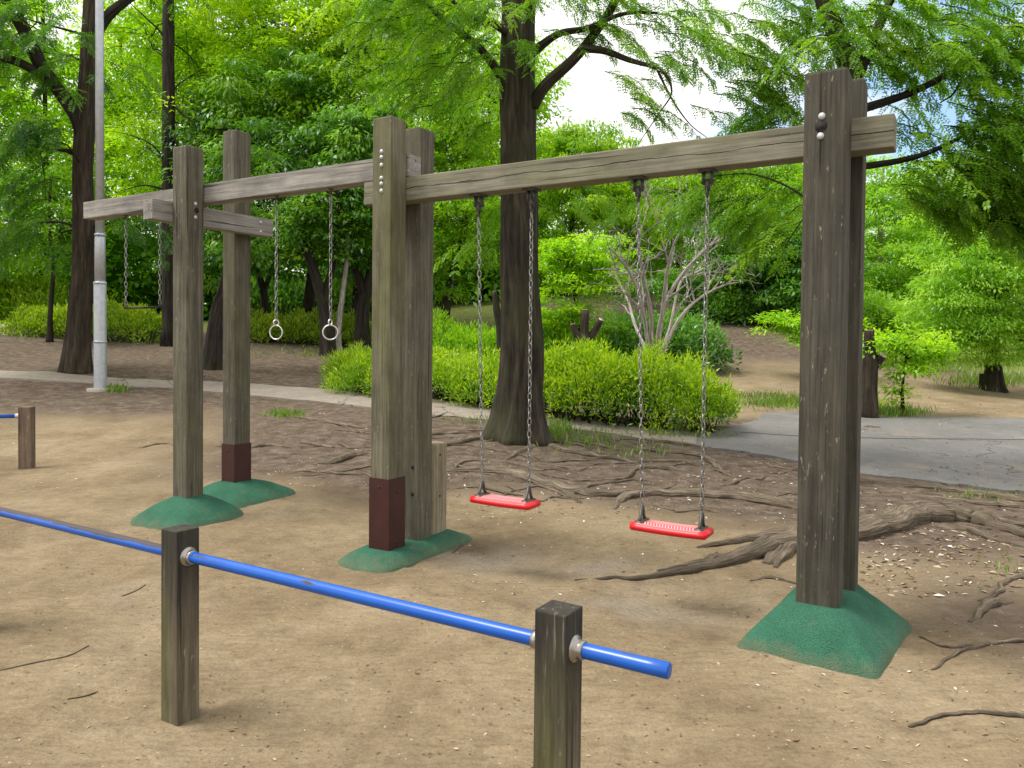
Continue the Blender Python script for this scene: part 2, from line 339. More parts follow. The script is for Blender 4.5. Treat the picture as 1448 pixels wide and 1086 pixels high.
def mat_pave(name, c0, c1, seam=False):
    m, nt, out = newmat(name); tc = N(nt, 'ShaderNodeTexCoord'); co = tc.outputs['Object']
    n1 = noise(nt, co, 0.8, 5, 0.6); n2 = noise(nt, co, 45, 4, 0.7); n3 = noise(nt, co, 5, 5, 0.65)
    c = mix(nt, ramp(nt, n1, [(0.3, g(0)), (0.7, g(1))]), c0, c1)
    c = mix(nt, 0.7, c, ramp(nt, n3, [(0.3, g(0.75)), (0.7, g(1.15))]), 'MULTIPLY')
    c = mix(nt, 0.8, c, ramp(nt, n2, [(0.25, g(0.6)), (0.75, g(1.35))]), 'MULTIPLY')
    c = mix(nt, ramp(nt, noise(nt, co, 0.5, 5, 0.7), [(0.56, g(0)), (0.7, g(0.6))]), c, (0.27, 0.21, 0.15))
    wv = N(nt, 'ShaderNodeVectorMath'); wv.operation = 'MULTIPLY_ADD'; nn = N(nt, 'ShaderNodeTexNoise'); nn.inputs['Scale'].default_value = 2.2; nn.inputs['Detail'].default_value = 4; L(nt, co, nn.inputs['Vector'])
    L(nt, nn.outputs['Color'], wv.inputs[0]); wv.inputs[1].default_value = (0.9, 0.9, 0); L(nt, co, wv.inputs[2])
    vo = N(nt, 'ShaderNodeTexVoronoi'); vo.feature = 'DISTANCE_TO_EDGE'; vo.inputs['Scale'].default_value = 0.33; L(nt, wv.outputs[0], vo.inputs['Vector'])
    ckr = mth(nt, 'MULTIPLY', mth(nt, 'LESS_THAN', vo.outputs['Distance'], 0.004), mth(nt, 'GREATER_THAN', n1, 0.5))
    c = mix(nt, mth(nt, 'MULTIPLY', ckr, 0.8), c, (0.05, 0.045, 0.04))
    princ(nt, out, c, 0.88, 0, bump(nt, n2, 0.5, 0.006), 0.25); return m
M['asphalt'] = mat_pave('asphalt', (0.128, 0.124, 0.120), (0.172, 0.165, 0.158))
M['path'] = mat_pave('path_concrete', (0.22, 0.19, 0.158), (0.28, 0.245, 0.205))
M['tar'] = simple('tar_seam', (0.06, 0.058, 0.056), 0.8)

# ------------------------------------------------------------------ object helpers
def tag(o, label=None, cat=None, group=None, kind=None):
    if label: o['label'] = label
    if cat: o['category'] = cat
    if group: o['group'] = group
    if kind: o['kind'] = kind
    return o
def empty(name, loc, rotz=0.0):
    o = bpy.data.objects.new(name, None); COL.objects.link(o); o.location = loc; o.rotation_euler = (0, 0, rotz)
    o.empty_display_size = 0.1; return o
class MB:
    def __init__(s): s.v = []; s.f = []; s.g = []
    def add(s, vs, fs, gr=None):
        b = len(s.v); s.g.extend([tuple(map(float, q)) for q in (vs if gr is None else gr)]); s.v.extend([tuple(map(float, q)) for q in vs]); s.f.extend([tuple(i + b for i in q) for q in fs])
    def tube(s, pts, rad, seg=8, cap=True, ridge=0.0, nseed=0.0, nscale=3.0, flare=None, squash=1.0):
        pts = [np.asarray(p, float) for p in pts]; n = len(pts); rings = []; gr = []; run = 0.0; rb = max(rad)
        ref = None
        for i in range(n):
            t = pts[min(i + 1, n - 1)] - pts[max(i - 1, 0)]; t = t / (np.linalg.norm(t) + 1e-9)
            if ref is None:
                ref = np.array((1.0, 0, 0)) if abs(t[0]) < 0.8 else np.array((0, 1.0, 0))
            if i: run += np.linalg.norm(pts[i] - pts[i - 1])
            x = ref - t * (ref @ t); x /= np.linalg.norm(x); y = np.cross(t, x); ref = x
            for k in range(seg):
                a = 2 * math.pi * k / seg; r = rad[i]
                if ridge:
                    q = Vector((math.cos(a) * 1.7, math.sin(a) * 1.7, np.linalg.norm(pts[i] - pts[0]) * nscale * 0.25 + nseed))
                    r *= 1 + ridge * mnoise.noise(q * 1.5) + ridge * 0.6 * mnoise.noise(Vector((math.cos(a) * 5, math.sin(a) * 5, q.z * 0.6 + 9)))
                if flare: r *= flare(a, i / (n - 1), pts[i])
                o = x * math.cos(a) * r + y * math.sin(a) * r
                if squash != 1.0: o = np.array((o[0], o[1], o[2] * squash))
                rings.append(pts[i] + o); gr.append((math.cos(a) * rb + nseed, math.sin(a) * rb, run))
        fs = []
        for i in range(n - 1):
            for k in range(seg):
                k2 = (k + 1) % seg; fs.append((i * seg + k, i * seg + k2, (i + 1) * seg + k2, (i + 1) * seg + k))
        if cap: fs.append(tuple(range(seg - 1, -1, -1))); fs.append(tuple((n - 1) * seg + k for k in range(seg)))
        s.add(rings, fs, gr)
    def lathe(s, base, axis, prof, seg=16):
        """prof: list of (radius, distance along axis)"""
        axis = np.asarray(axis, float); axis /= np.linalg.norm(axis)
        x = np.cross(axis, (0, 0, 1.0)) if abs(axis[2]) < 0.9 else np.cross(axis, (1.0, 0, 0)); x /= np.linalg.norm(x); y = np.cross(axis, x)
        vs = []; fs = []
        for r, d in prof:
            for k in range(seg):
                a = 2 * math.pi * k / seg; vs.append(np.asarray(base, float) + axis * d + (x * math.cos(a) + y * math.sin(a)) * r)
        for i in range(len(prof) - 1):
            for k in range(seg): fs.append((i * seg + k, i * seg + (k + 1) % seg, (i + 1) * seg + (k + 1) % seg, (i + 1) * seg + k))
        fs.append(tuple(range(seg - 1, -1, -1))); fs.append(tuple((len(prof) - 1) * seg + k for k in range(seg)))
        s.add(vs, fs)
    def build(s, name, mat, parent=None, smooth=True, origin=None):
        o0 = np.zeros(3)
        if origin is not None: o0 = np.asarray(origin, float)
        elif parent is not None: o0 = np.array(world_loc(parent))
        me = bpy.data.meshes.new(name); me.from_pydata([tuple(np.asarray(q) - o0) for q in s.v], [], s.f); me.update()
        at = me.attributes.new('grain', 'FLOAT_VECTOR', 'POINT'); at.data.foreach_set('vector', np.array(s.g, np.float32).ravel())
        bm = bmesh.new(); bm.from_mesh(me); bmesh.ops.recalc_face_normals(bm, faces=bm.faces); bm.to_mesh(me); bm.free()
        if smooth: me.polygons.foreach_set('use_smooth', [True] * len(me.polygons))
        return link(name, me, mat, parent, o0)
def world_loc(o):
    l = Vector(o.location); p = o.parent
    while p: l = l + Vector(p.location); p = p.parent
    return l
def link(name, me, mat, parent, o0):
    o = bpy.data.objects.new(name, me); COL.objects.link(o)
    if mat is not None: me.materials.append(mat)
    if parent is not None:
        o.parent = parent; o.location = Vector(o0) - world_loc(parent)
    else: o.location = o0
    return o

def timber(name, p0, p1, w, h, mat, parent, xaxis=None, bev=0.012, rough=0.0):
    """squared timber from p0 to p1; local Z along it, local X along xaxis (size w), local Y the other (size h)"""
    p0 = Vector(p0); p1 = Vector(p1); z = (p1 - p0); Ln = z.length; z.normalize()
    x = Vector(xaxis) if xaxis is not None else Vector((1, 0, 0)); x = (x - z * x.dot(z)).normalized(); y = z.cross(x)
    bm = bmesh.new(); bmesh.ops.create_cube(bm, size=1)
    for v in bm.verts: v.co = Vector((v.co.x * w, v.co.y * h, (v.co.z + 0.5) * Ln))
    bmesh.ops.bevel(bm, geom=bm.edges[:], offset=bev, segments=2, profile=0.6, affect='EDGES')
    if rough:
        for v in bm.verts: v.co += Vector((random.uniform(-1, 1), random.uniform(-1, 1), random.uniform(-1, 1))) * rough
    me = bpy.data.meshes.new(name); bm.to_mesh(me); bm.free(); me.materials.append(mat)
    o = bpy.data.objects.new(name, me); COL.objects.link(o)
    if parent is not None: o.parent = parent; o.location = p0 - world_loc(parent)
    else: o.location = p0
    o.rotation_euler = Matrix((x, y, z)).transposed().to_euler(); return o
def part_on(o, parent):
    """hang a world-placed, unrotated mesh under a rotated part, keeping it where it is"""
    mw = Matrix.Translation(o.location); o.parent = parent
    pm = Matrix.Translation(world_loc(parent.parent) + Vector(parent.location)) @ parent.rotation_euler.to_matrix().to_4x4()
    m = pm.inverted() @ mw; o.location = m.to_translation(); o.rotation_euler = m.to_euler(); return o
def catmull(pts, n):
    pts = [np.asarray(p, float) for p in pts]; P = [2 * pts[0] - pts[1]] + pts + [2 * pts[-1] - pts[-2]]; out = []
    m = len(pts) - 1
    for j in range(n):
        t = j / (n - 1) * m; i = min(int(t), m - 1); f = t - i; a, b, c, d = P[i:i + 4]
        out.append(0.5 * ((2 * b) + (c - a) * f + (2 * a - 5 * b + 4 * c - d) * f * f + (3 * b - a - 3 * c + d) * f ** 3))
    return out

# ------------------------------------------------------------------ ground
def axis_pts(a, b, step, lo, hi, gr=1.18):
    c = list(np.arange(a, b + 1e-6, step)); s = step; x = b
    while x < hi: s *= gr; x += s; c.append(min(x, hi + 1))
    s = step; x = a
    while x > lo: s *= gr; x -= s; c.insert(0, max(x, lo - 1))
    return np.array(sorted(set(c)))
gx = axis_pts(-6.5, 6.5, 0.05, -300, 300, 1.12); gy = axis_pts(1.6, 12.5, 0.05, -80, 400, 1.1)
XX, YY = np.meshgrid(gx, gy); ZZ = H(XX.ravel(), YY.ravel()).reshape(XX.shape)
fade = np.clip((40 - np.hypot(XX, YY)) / 20, 0, 1)
ZZ = ZZ + fade * (0.035 * vnoise(XX / 1.1, YY / 1.1, 1) + 0.022 * vnoise(XX / 0.33, YY / 0.33, 2) + 0.012 * vnoise(XX / 0.13, YY / 0.11, 3))
for hx_, hy_ in ((-0.05, 5.25), (1.05, 4.62)):
    ZZ = ZZ - 0.05 * np.exp(-(((XX - hx_) / 0.45) ** 2 + ((YY - hy_) / 0.5) ** 2))
for k in range(160):   # scuffs and footprints
    fx, fy = rng.uniform(-4, 3.2), rng.uniform(1.8, 7.5); fa = rng.uniform(0, 3.14); ca, sa = math.cos(fa), math.sin(fa)
    u_ = (XX - fx) * ca + (YY - fy) * sa; v_ = -(XX - fx) * sa + (YY - fy) * ca; sl_ = rng.uniform(0.09, 0.16)
    r2_ = (u_ / sl_) ** 2 + (v_ / 0.05) ** 2
    ZZ = ZZ + rng.uniform(0.5, 1.1) * 0.014 * (np.exp(-((np.sqrt(r2_) - 1.5) ** 2) * 4) * 0.5 - np.exp(-r2_))
nv = XX.size; ny, nx = XX.shape
me = bpy.data.meshes.new('ground'); me.vertices.add(nv)
me.vertices.foreach_set('co', np.stack([XX, YY, ZZ], -1).ravel())
idx = np.arange(nv).reshape(ny, nx)
q = np.stack([idx[:-1, :-1], idx[:-1, 1:], idx[1:, 1:], idx[1:, :-1]], -1).reshape(-1, 4)
me.loops.add(q.size); me.loops.foreach_set('vertex_index', q.ravel()); me.polygons.add(len(q))
me.polygons.foreach_set('loop_start', np.arange(len(q)) * 4); me.polygons.foreach_set('use_smooth', np.ones(len(q), bool)); me.update(calc_edges=True)
def sstep(a, b, x): t = np.clip((x - a) / (b - a), 0, 1); return t * t * (3 - 2 * t)
xr, yr = XX.ravel(), YY.ravel()
dxp, dyp = (-0.857, 0.515), (0.515, 0.857)
soil_shade = sstep(5.6, 8.2, yr * 0.93 + 0.30 * np.abs(xr) * (xr > 0) - 0.06 * np.maximum(-xr, 0) * 3) * 0.95
soil_shade = np.maximum(soil_shade, sstep(1.5, 3.2, xr) * 0.62 * sstep(1.6, 3.3, yr) )  # darkens the right-hand sand, painting in shade from the trees there
soil_shade = np.clip(soil_shade + 0.5 * vnoise(xr / 1.3, yr / 0.9, 5) * (soil_shade > 0.05), 0, 1)
leftsand = sstep(-2.5, -5.5, xr) * sstep(15, 11, yr); soil_shade = soil_shade * (1 - 0.75 * leftsand)
pale = sstep(13, 15, yr) * sstep(1.5, 3, xr) * sstep(26, 19, yr); soil_shade = soil_shade * (1 - 0.8 * pale)
far_turf = np.zeros_like(xr)
_t = W(1420, 540, 24); far_turf = np.maximum(far_turf, np.exp(-(((xr - _t[0]) / 7) ** 2 + ((yr - 27) / 4.0) ** 2)))
_t = W(600, 460, 27); far_turf = np.maximum(far_turf, 0.6 * sstep(24, 30, yr) * sstep(4, -1, xr))
far_turf = np.maximum(far_turf, 0.9 * sstep(34, 42, yr))
_t = W(1400, 520, 24); far_turf = np.maximum(far_turf, 0.8 * sstep(23, 26, yr) * sstep(_t[0] - 7, _t[0] - 3, xr))
worn = np.zeros_like(xr)
for q in ((700, 785, .45, .3), (930, 850, .55, .3), (860, 800, .4, .2)):
    c_ = G(q[0], q[1]); worn = np.maximum(worn, 0.75 * np.exp(-(((xr - c_[0]) / q[2]) ** 2 + ((yr - c_[1]) / q[3]) ** 2)))
worn = worn * np.clip(0.7 + 1.4 * vnoise(xr / .25, yr / .2, 21), 0, 1)
for nm, ar in (('worn', worn), ('soil_shade', soil_shade), ('turf', far_turf)):
    at = me.attributes.new(nm, 'FLOAT', 'POINT'); at.data.foreach_set('value', ar.astype(np.float32))
ground = link('ground', me, M['ground'], None, np.zeros(3)); ground['kind'] = 'structure'
def gz(x, y):
    """real ground mesh height"""
    i = np.clip(np.searchsorted(gx, x) - 1, 0, nx - 2); j = np.clip(np.searchsorted(gy, y) - 1, 0, ny - 2)
    u = (x - gx[i]) / (gx[i + 1] - gx[i]); v = (y - gy[j]) / (gy[j + 1] - gy[j])
    return (ZZ[j, i] * (1 - u) + ZZ[j, i + 1] * u) * (1 - v) + (ZZ[j + 1, i] * (1 - u) + ZZ[j + 1, i + 1] * u) * v

# ------------------------------------------------------------------ paths
def strip(name, lower, upper, mat, lift, across=10, along=90, skirt=0.12, noise_e=0.0, kind='structure'):
    """paved strip draped on the ground between two edge polylines (world xy)"""
    lo = catmull([(p[0], p[1], 0) for p in lower], along); hi = catmull([(p[0], p[1], 0) for p in upper], along)
    vs = []; fs = []
    for j in range(along):
        a = lo[j].copy(); b = hi[j].copy()
        if noise_e:
            a[1] += noise_e * (vnoise(np.array(j * 0.61), np.array(1.5), 11)); b[1] += noise_e * (vnoise(np.array(j * 0.53), np.array(4.5), 12))
        for i in range(across + 1):
            p = a + (b - a) * i / across; z = Hs(p[0], p[1]) + lift
            if i in (0, across): vs.append((p[0], p[1], z - skirt - 0.02))
            vs.append((p[0], p[1], z))
            
    w = across + 3
    vs2 = []
    for j in range(along):
        row = vs[j * w:(j + 1) * w]; row = row[:-2] + [row[-1], row[-2]]; vs2 += row
    for j in range(along - 1):
        for i in range(w - 1): fs.append((j * w + i, j * w + i + 1, (j + 1) * w + i + 1, (j + 1) * w + i))
    mb = MB(); mb.add(vs2, fs); o = mb.build(name, mat, None, smooth=False); o['kind'] = kind; return o
lower = [(-260, 505), (-120, 519), (0, 536), (120, 544), (240, 551), (380, 562), (500, 575), (620, 588), (700, 596), (790, 606), (950, 626), (985, 631)]
upper = [(-260, 497), (-120, 511), (0, 525), (120, 532), (240, 539), (380, 546), (500, 556), (620, 567), (700, 577), (790, 589), (950, 610), (985, 614)]
strip('footpath', [G(*p) for p in lower], [G(*p) for p in upper], M['path'], 0.026, noise_e=0.25)
rl = [(930, 623), (985, 631), (1060, 642), (1138, 655), (1220, 671), (1330, 684), (1448, 697), (1600, 708)]
ru = [(930, 608), (985, 614), (1052, 601), (1100, 583), (1200, 588), (1320, 591), (1448, 592), (1620, 592)]
strip('road', [G(*p) for p in rl] + [np.array((14, 7.6, 0)), np.array((40, 6, 0))], [G(*p) for p in ru] + [np.array((18, 14.4, 0)), np.array((45, 14, 0))], M['asphalt'], 0.02, across=16, noise_e=0.2)
sl = [G(1046, 613), G(1138, 619), G(1250, 622), G(1350, 623), G(1448, 624), np.array((14, 11.3, 0)), np.array((24, 10.9, 0))]
strip('road_seam', sl, [p + np.array((0, 0.05, 0)) for p in sl], M['tar'], 0.026, across=1, along=60, skirt=0.0)

# ------------------------------------------------------------------ swing frame
AL = R(31.0)
d = np.array((-math.cos(AL), math.sin(AL), 0)); p_ = np.array((math.sin(AL), math.cos(AL), 0)); Z1 = np.array((0, 0, 1.0))
PR = np.array((1.62, 4.0, 0)); PM = PR + d * 2.925; PL = PR + d * 5.16
frame = empty('swing_gantry', (float(PM[0]), float(PM[1]), 0.0))
tag(frame, 'weathered timber swing frame of paired posts carrying two long beams', 'swing frame')
def on_line(A, dirv, z, px):
    lo, hi = -1.0, 9.0
    for _ in range(50):
        m = (lo + hi) / 2
        if proj(A + dirv * m + Z1 * z)[0] > px: lo = m
        else: hi = m
    return A + dirv * lo + Z1 * z
def post(c, z1, mat, w=0.185, h=0.185, z0=-0.15, lab=None):
    o = timber('post', (c[0], c[1], z0), (c[0], c[1], z1), w, h, mat, frame, d, 0.013, 0.002)
    if lab: o['label'] = lab
    return o
SP = 0.335
pr_f = post(PR, 2.945, M['post_shaded'], 0.205, 0.19, lab='wide dark brown post with hole and two bolts at its top')
pr_r = post(PR + p_ * SP - d * 0.045, 2.99, M['post_shaded'], 0.19, 0.16, lab='dark post behind the bolted wide one')
pm_f = post(PM, 3.13, M['post_moss'], 0.17, 0.17, lab='mossy green post with six bolts and a brown metal foot')
pm_r = post(PM + p_ * SP, 3.13, M['post_grey'], 0.17, 0.17)
pl_f = post(PL, 3.20, M['post_grey'], 0.19, 0.17, lab='grey post carrying the short cross beam')
PLR = PL + p_ * 0.756 + d * 0.30
pl_r = post(PLR, 3.55, M['post_grey'], 0.17, 0.19, lab='taller grey post with a brown metal foot')
BT = 0.145
def beam(name, c0, c1, z0, z1, mat, th=BT):
    a = np.array(c0) + Z1 * (z0 + z1) / 2; b = np.array(c1) + Z1 * (z0 + z1) / 2
    return timber(name, a, b, z1 - z0, th, mat, frame, (0, 0, 1), 0.006, 0.0015)
AX = p_ * (SP / 2)
bA = beam('top_beam', PR + AX - d * 0.30, on_line(PR + AX - p_ * BT / 2, d, 2.6, 514.5) - Z1 * 2.6 + p_ * BT / 2, 2.565, 2.735, M['beam_green']); bA['label'] = 'long cracked beam holding the two red swings'
bB = beam('top_beam', PM + AX - d * 0.10, on_line(PR + AX, d, 2.82, 128) - Z1 * 2.82, 2.738, 2.90, M['beam_grey']); bB['label'] = 'grey beam holding the rings and trapeze'
# short cross beam under the left end: passes behind the front post, before the rear one
cbc = PL + d * (0.095 + 0.065)
cb = beam('cross_beam', on_line(cbc + d * 0.065 + p_ * 3, -p_, 2.65, 202) - Z1 * 2.65 - d * 0.065, cbc + p_ * 1.02, 2.565, 2.735, M['beam_grey'], 0.13)
def bolts(parent, pts, axis, r=0.017, mat='bolt'):
    for q in pts:
        mb = MB(); mb.lathe(q, axis, [(r * 1.25, -0.01), (r * 1.25, 0.002), (r, 0.003), (r * 0.92, 0.006), (r * 0.5, 0.009)], 14)
        part_on(mb.build('bolt', M[mat], None, origin=q), parent)
def bore(parent, q, axis, r=0.026):
    mb = MB(); mb.lathe(q, axis, [(r * 0.9, -0.03), (r, 0.0015)], 18); part_on(mb.build('bolt_hole', M['hole'], None, origin=q), parent)
fr = PR - p_ * 0.095
bolts(pr_f, [fr + d * 0.015 + Z1 * 2.715, fr + d * 0.02 + Z1 * 2.615], -p_, 0.014); bore(pr_f, fr + d * 0.018 + Z1 * 2.664, -p_, 0.03)
fm = PM - p_ * 0.085 + d * 0.0
bolts(pm_f, [fm + Z1 * z for z in (2.885, 2.845, 2.79, 2.70, 2.66, 2.61)], -p_, 0.012)
fl = PL - d * 0.095
bolts(pl_f, [fl + p_ * 0.005 + Z1 * 2.715, fl + p_ * 0.005 + Z1 * 2.60], -d, 0.013); bore(pl_f, fl + p_ * 0.012 + Z1 * 2.658, -d, 0.024)
fc = cbc - d * 0.065 + p_ * 0.87
bolts(cb, [fc + Z1 * 2.69, fc + Z1 * 2.60], -d, 0.012)
def sleeve(post_o, c, z0, z1, w, h):
    mb = MB(); hw, hh, t = w / 2 + 0.006, h / 2 + 0.006, 0.0
    ring = lambda a, b, z: [c + d * a + p_ * b + Z1 * z, c - d * a + p_ * b + Z1 * z, c - d * a - p_ * b + Z1 * z, c + d * a - p_ * b + Z1 * z]
    vs = ring(hw, hh, z0) + ring(hw, hh, z1) + ring(hw - 0.005, hh - 0.005, z1 + 0.001)
    fs = [(k, (k + 1) % 4, 4 + (k + 1) % 4, 4 + k) for k in range(4)] + [(4 + k, 4 + (k + 1) % 4, 8 + (k + 1) % 4, 8 + k) for k in range(4)]
    mb.add(vs, fs); o = mb.build('metal_sleeve', M['sleeve'], None, smooth=False, origin=c + Z1 * z0); part_on(o, post_o)
    for q, ax in ((c - p_ * hh + Z1 * (z1 - 0.06) + d * 0.0, -p_), (c - d * hw + Z1 * (z0 + 0.1), -d), (c - d * hw + Z1 * (z1 - 0.1), -d)):
        m2 = MB(); m2.lathe(q, ax, [(0.009, -0.004), (0.009, 0.003), (0.005, 0.006)], 10)
        part_on(m2.build('screw', M['sleeve'], None, origin=q), post_o)
sleeve(pm_f, PM, 0.02, 0.58, 0.17, 0.17)
sleeve(pl_r, PLR, 0.05, 0.55, 0.17, 0.19)
# short repair plank standing against the middle rear post
rp = PM + p_ * (SP + 0.21)
pk = timber('repair_plank', (rp[0], rp[1], -0.1), (rp[0], rp[1], 0.77), 0.13, 0.20, M['plank_pale'], frame, d, 0.02)
pk['label'] = 'short pale plank with a rounded corner bolted to the foot'
bolts(pk, [rp - d * 0.065 + Z1 * 0.68, rp - d * 0.065 + Z1 * 0.36], -d, 0.006, 'hole')
for q, zz in ((PM + p_ * SP - p_ * 0.085 - d * 0.03, 0.62),):
    bolts(pm_r, [q + Z1 * zz, q + Z1 * (zz - 0.2)], -p_, 0.012, 'hole')

# ------------------------------------------------------------------ rubber mounds
def mound(poly, top, height, label, rounding=0.0, prof=1.6, topw=0.0):
    """poly: ground outline (world xy, ccw or cw), top: shrunken outline points, same count"""
    n = 72; base = resample(poly, n, rounding); tp = resample(top, n, rounding)
    c = base.mean(0); rings = 12; vs = []; fs = []
    for k in range(rings + 1):
        t = k / rings; hgt = 1 - (1 - t) ** prof if prof >= 1 else t
        for i in range(n):
            xy = base[i] * (1 - t) + tp[i] * t
            z = gz(xy[0], xy[1]) * (1 - t) + t * 0.0 + height * hgt + 0.006 * mnoise.noise(Vector((xy[0] * 9, xy[1] * 9, 3.3)))
            if k == 0: z = gz(xy[0], xy[1]) - 0.03
            vs.append((xy[0], xy[1], z))
    for k in range(rings):
        for i in range(n): fs.append((k * n + i, k * n + (i + 1) % n, (k + 1) * n + (i + 1) % n, (k + 1) * n + i))
    fs.append(tuple(rings * n + i for i in range(n)))
    mb = MB(); mb.add(vs, fs); o = mb.build('rubber_mound', M['mound'], None, origin=np.array((c[0], c[1], 0)))
    return tag(o, label, 'rubber mound', 'green rubber mounds round the swing posts')
def resample(poly, n, rounding):
    P = np.array([q[:2] for q in poly], float); m = len(P); seg = np.linalg.norm(np.roll(P, -1, 0) - P, axis=1); cum = np.r_[0, np.cumsum(seg)]
    s = np.linspace(0, cum[-1], n * 6, endpoint=False); out = np.empty((n * 6, 2))
    for j, q in enumerate(s):
        i = min(np.searchsorted(cum, q, 'right') - 1, m - 1); f = (q - cum[i]) / seg[i]; out[j] = P[i] * (1 - f) + P[(i + 1) % m] * f
    if rounding:
        k = max(1, int(rounding / cum[-1] * n * 6)); acc = np.zeros_like(out)
        for j in range(-k, k + 1): acc += np.roll(out, j, 0)
        out = acc / (2 * k + 1)
    return out[::6]
def box_poly(c, a0, a1, b0, b1): return [c + d * a0 + p_ * b0, c + d * a1 + p_ * b0, c + d * a1 + p_ * b1, c + d * a0 + p_ * b1]
g1, g2, g3 = G(1035, 913), G(1245, 966), G(1296, 884)
g4 = g1 + (g3 - g2)
mound([g2, g1, g4, g3], box_poly(PR, -0.13, 0.13, -0.12, 0.45), 0.22, 'large square green rubber mound under the dark right posts', 0.05, 1.25)
mound(box_poly(PM, -0.24, 0.26, -0.33, 0.86), box_poly(PM, -0.12, 0.12, -0.14, 0.64), 0.075, 'low oblong green rubber mound under the mossy middle posts', 0.16, 1.9)
mound(box_poly(PL, -0.38, 0.38, -0.40, 0.40), box_poly(PL, -0.11, 0.11, -0.1, 0.12), 0.205, 'green rubber mound round the left grey post with the cross beam', 0.22, 1.5)
mound(box_poly(PLR, -0.42, 0.42, -0.42, 0.52), box_poly(PLR, -0.12, 0.12, -0.14, 0.14), 0.19, 'green rubber mound under the tall brown-footed rear post', 0.24, 1.6)

# ------------------------------------------------------------------ chains, swings, rings
def chain(mb, a, b, pitch, wid, wire, seg=10, ws=5, tw=0.0):
    a = np.asarray(a, float); b = np.asarray(b, float); Ln = np.linalg.norm(b - a); n = max(2, round(Ln / pitch)); t = (b - a) / Ln
    x = np.cross(t, (0.3, 1, 0.1)); x /= np.linalg.norm(x); y = np.cross(t, x)
    hl = Ln / n * 0.5 + wire * 0.9
    for i in range(n):
        c = a + t * (Ln * (i + 0.5) / n); an = tw + (math.pi / 2 if i % 2 else 0) + random.uniform(-0.25, 0.25)
        u = x * math.cos(an) + y * math.sin(an); w_ = np.cross(t, u); vs = []; fs = []
        for k in range(seg):
            q = 2 * math.pi * k / seg; cs, sn = math.cos(q), math.sin(q)
            pc = c + t * hl * math.copysign(abs(cs) ** 0.75, cs) + u * (wid / 2) * math.copysign(abs(sn) ** 0.8, sn); nd = t * cs + u * sn; nd /= np.linalg.norm(nd)
            for j in range(ws):
                e = 2 * math.pi * j / ws; vs.append(pc + nd * math.cos(e) * wire + w_ * math.sin(e) * wire)
        for k in range(seg):
            for j in range(ws): fs.append((k * ws + j, k * ws + (j + 1) % ws, ((k + 1) % seg) * ws + (j + 1) % ws, ((k + 1) % seg) * ws + j))
        mb.add(vs, fs)
def hbar(mb, a, b, r, seg=8): mb.tube([a, b], [r, r], seg)
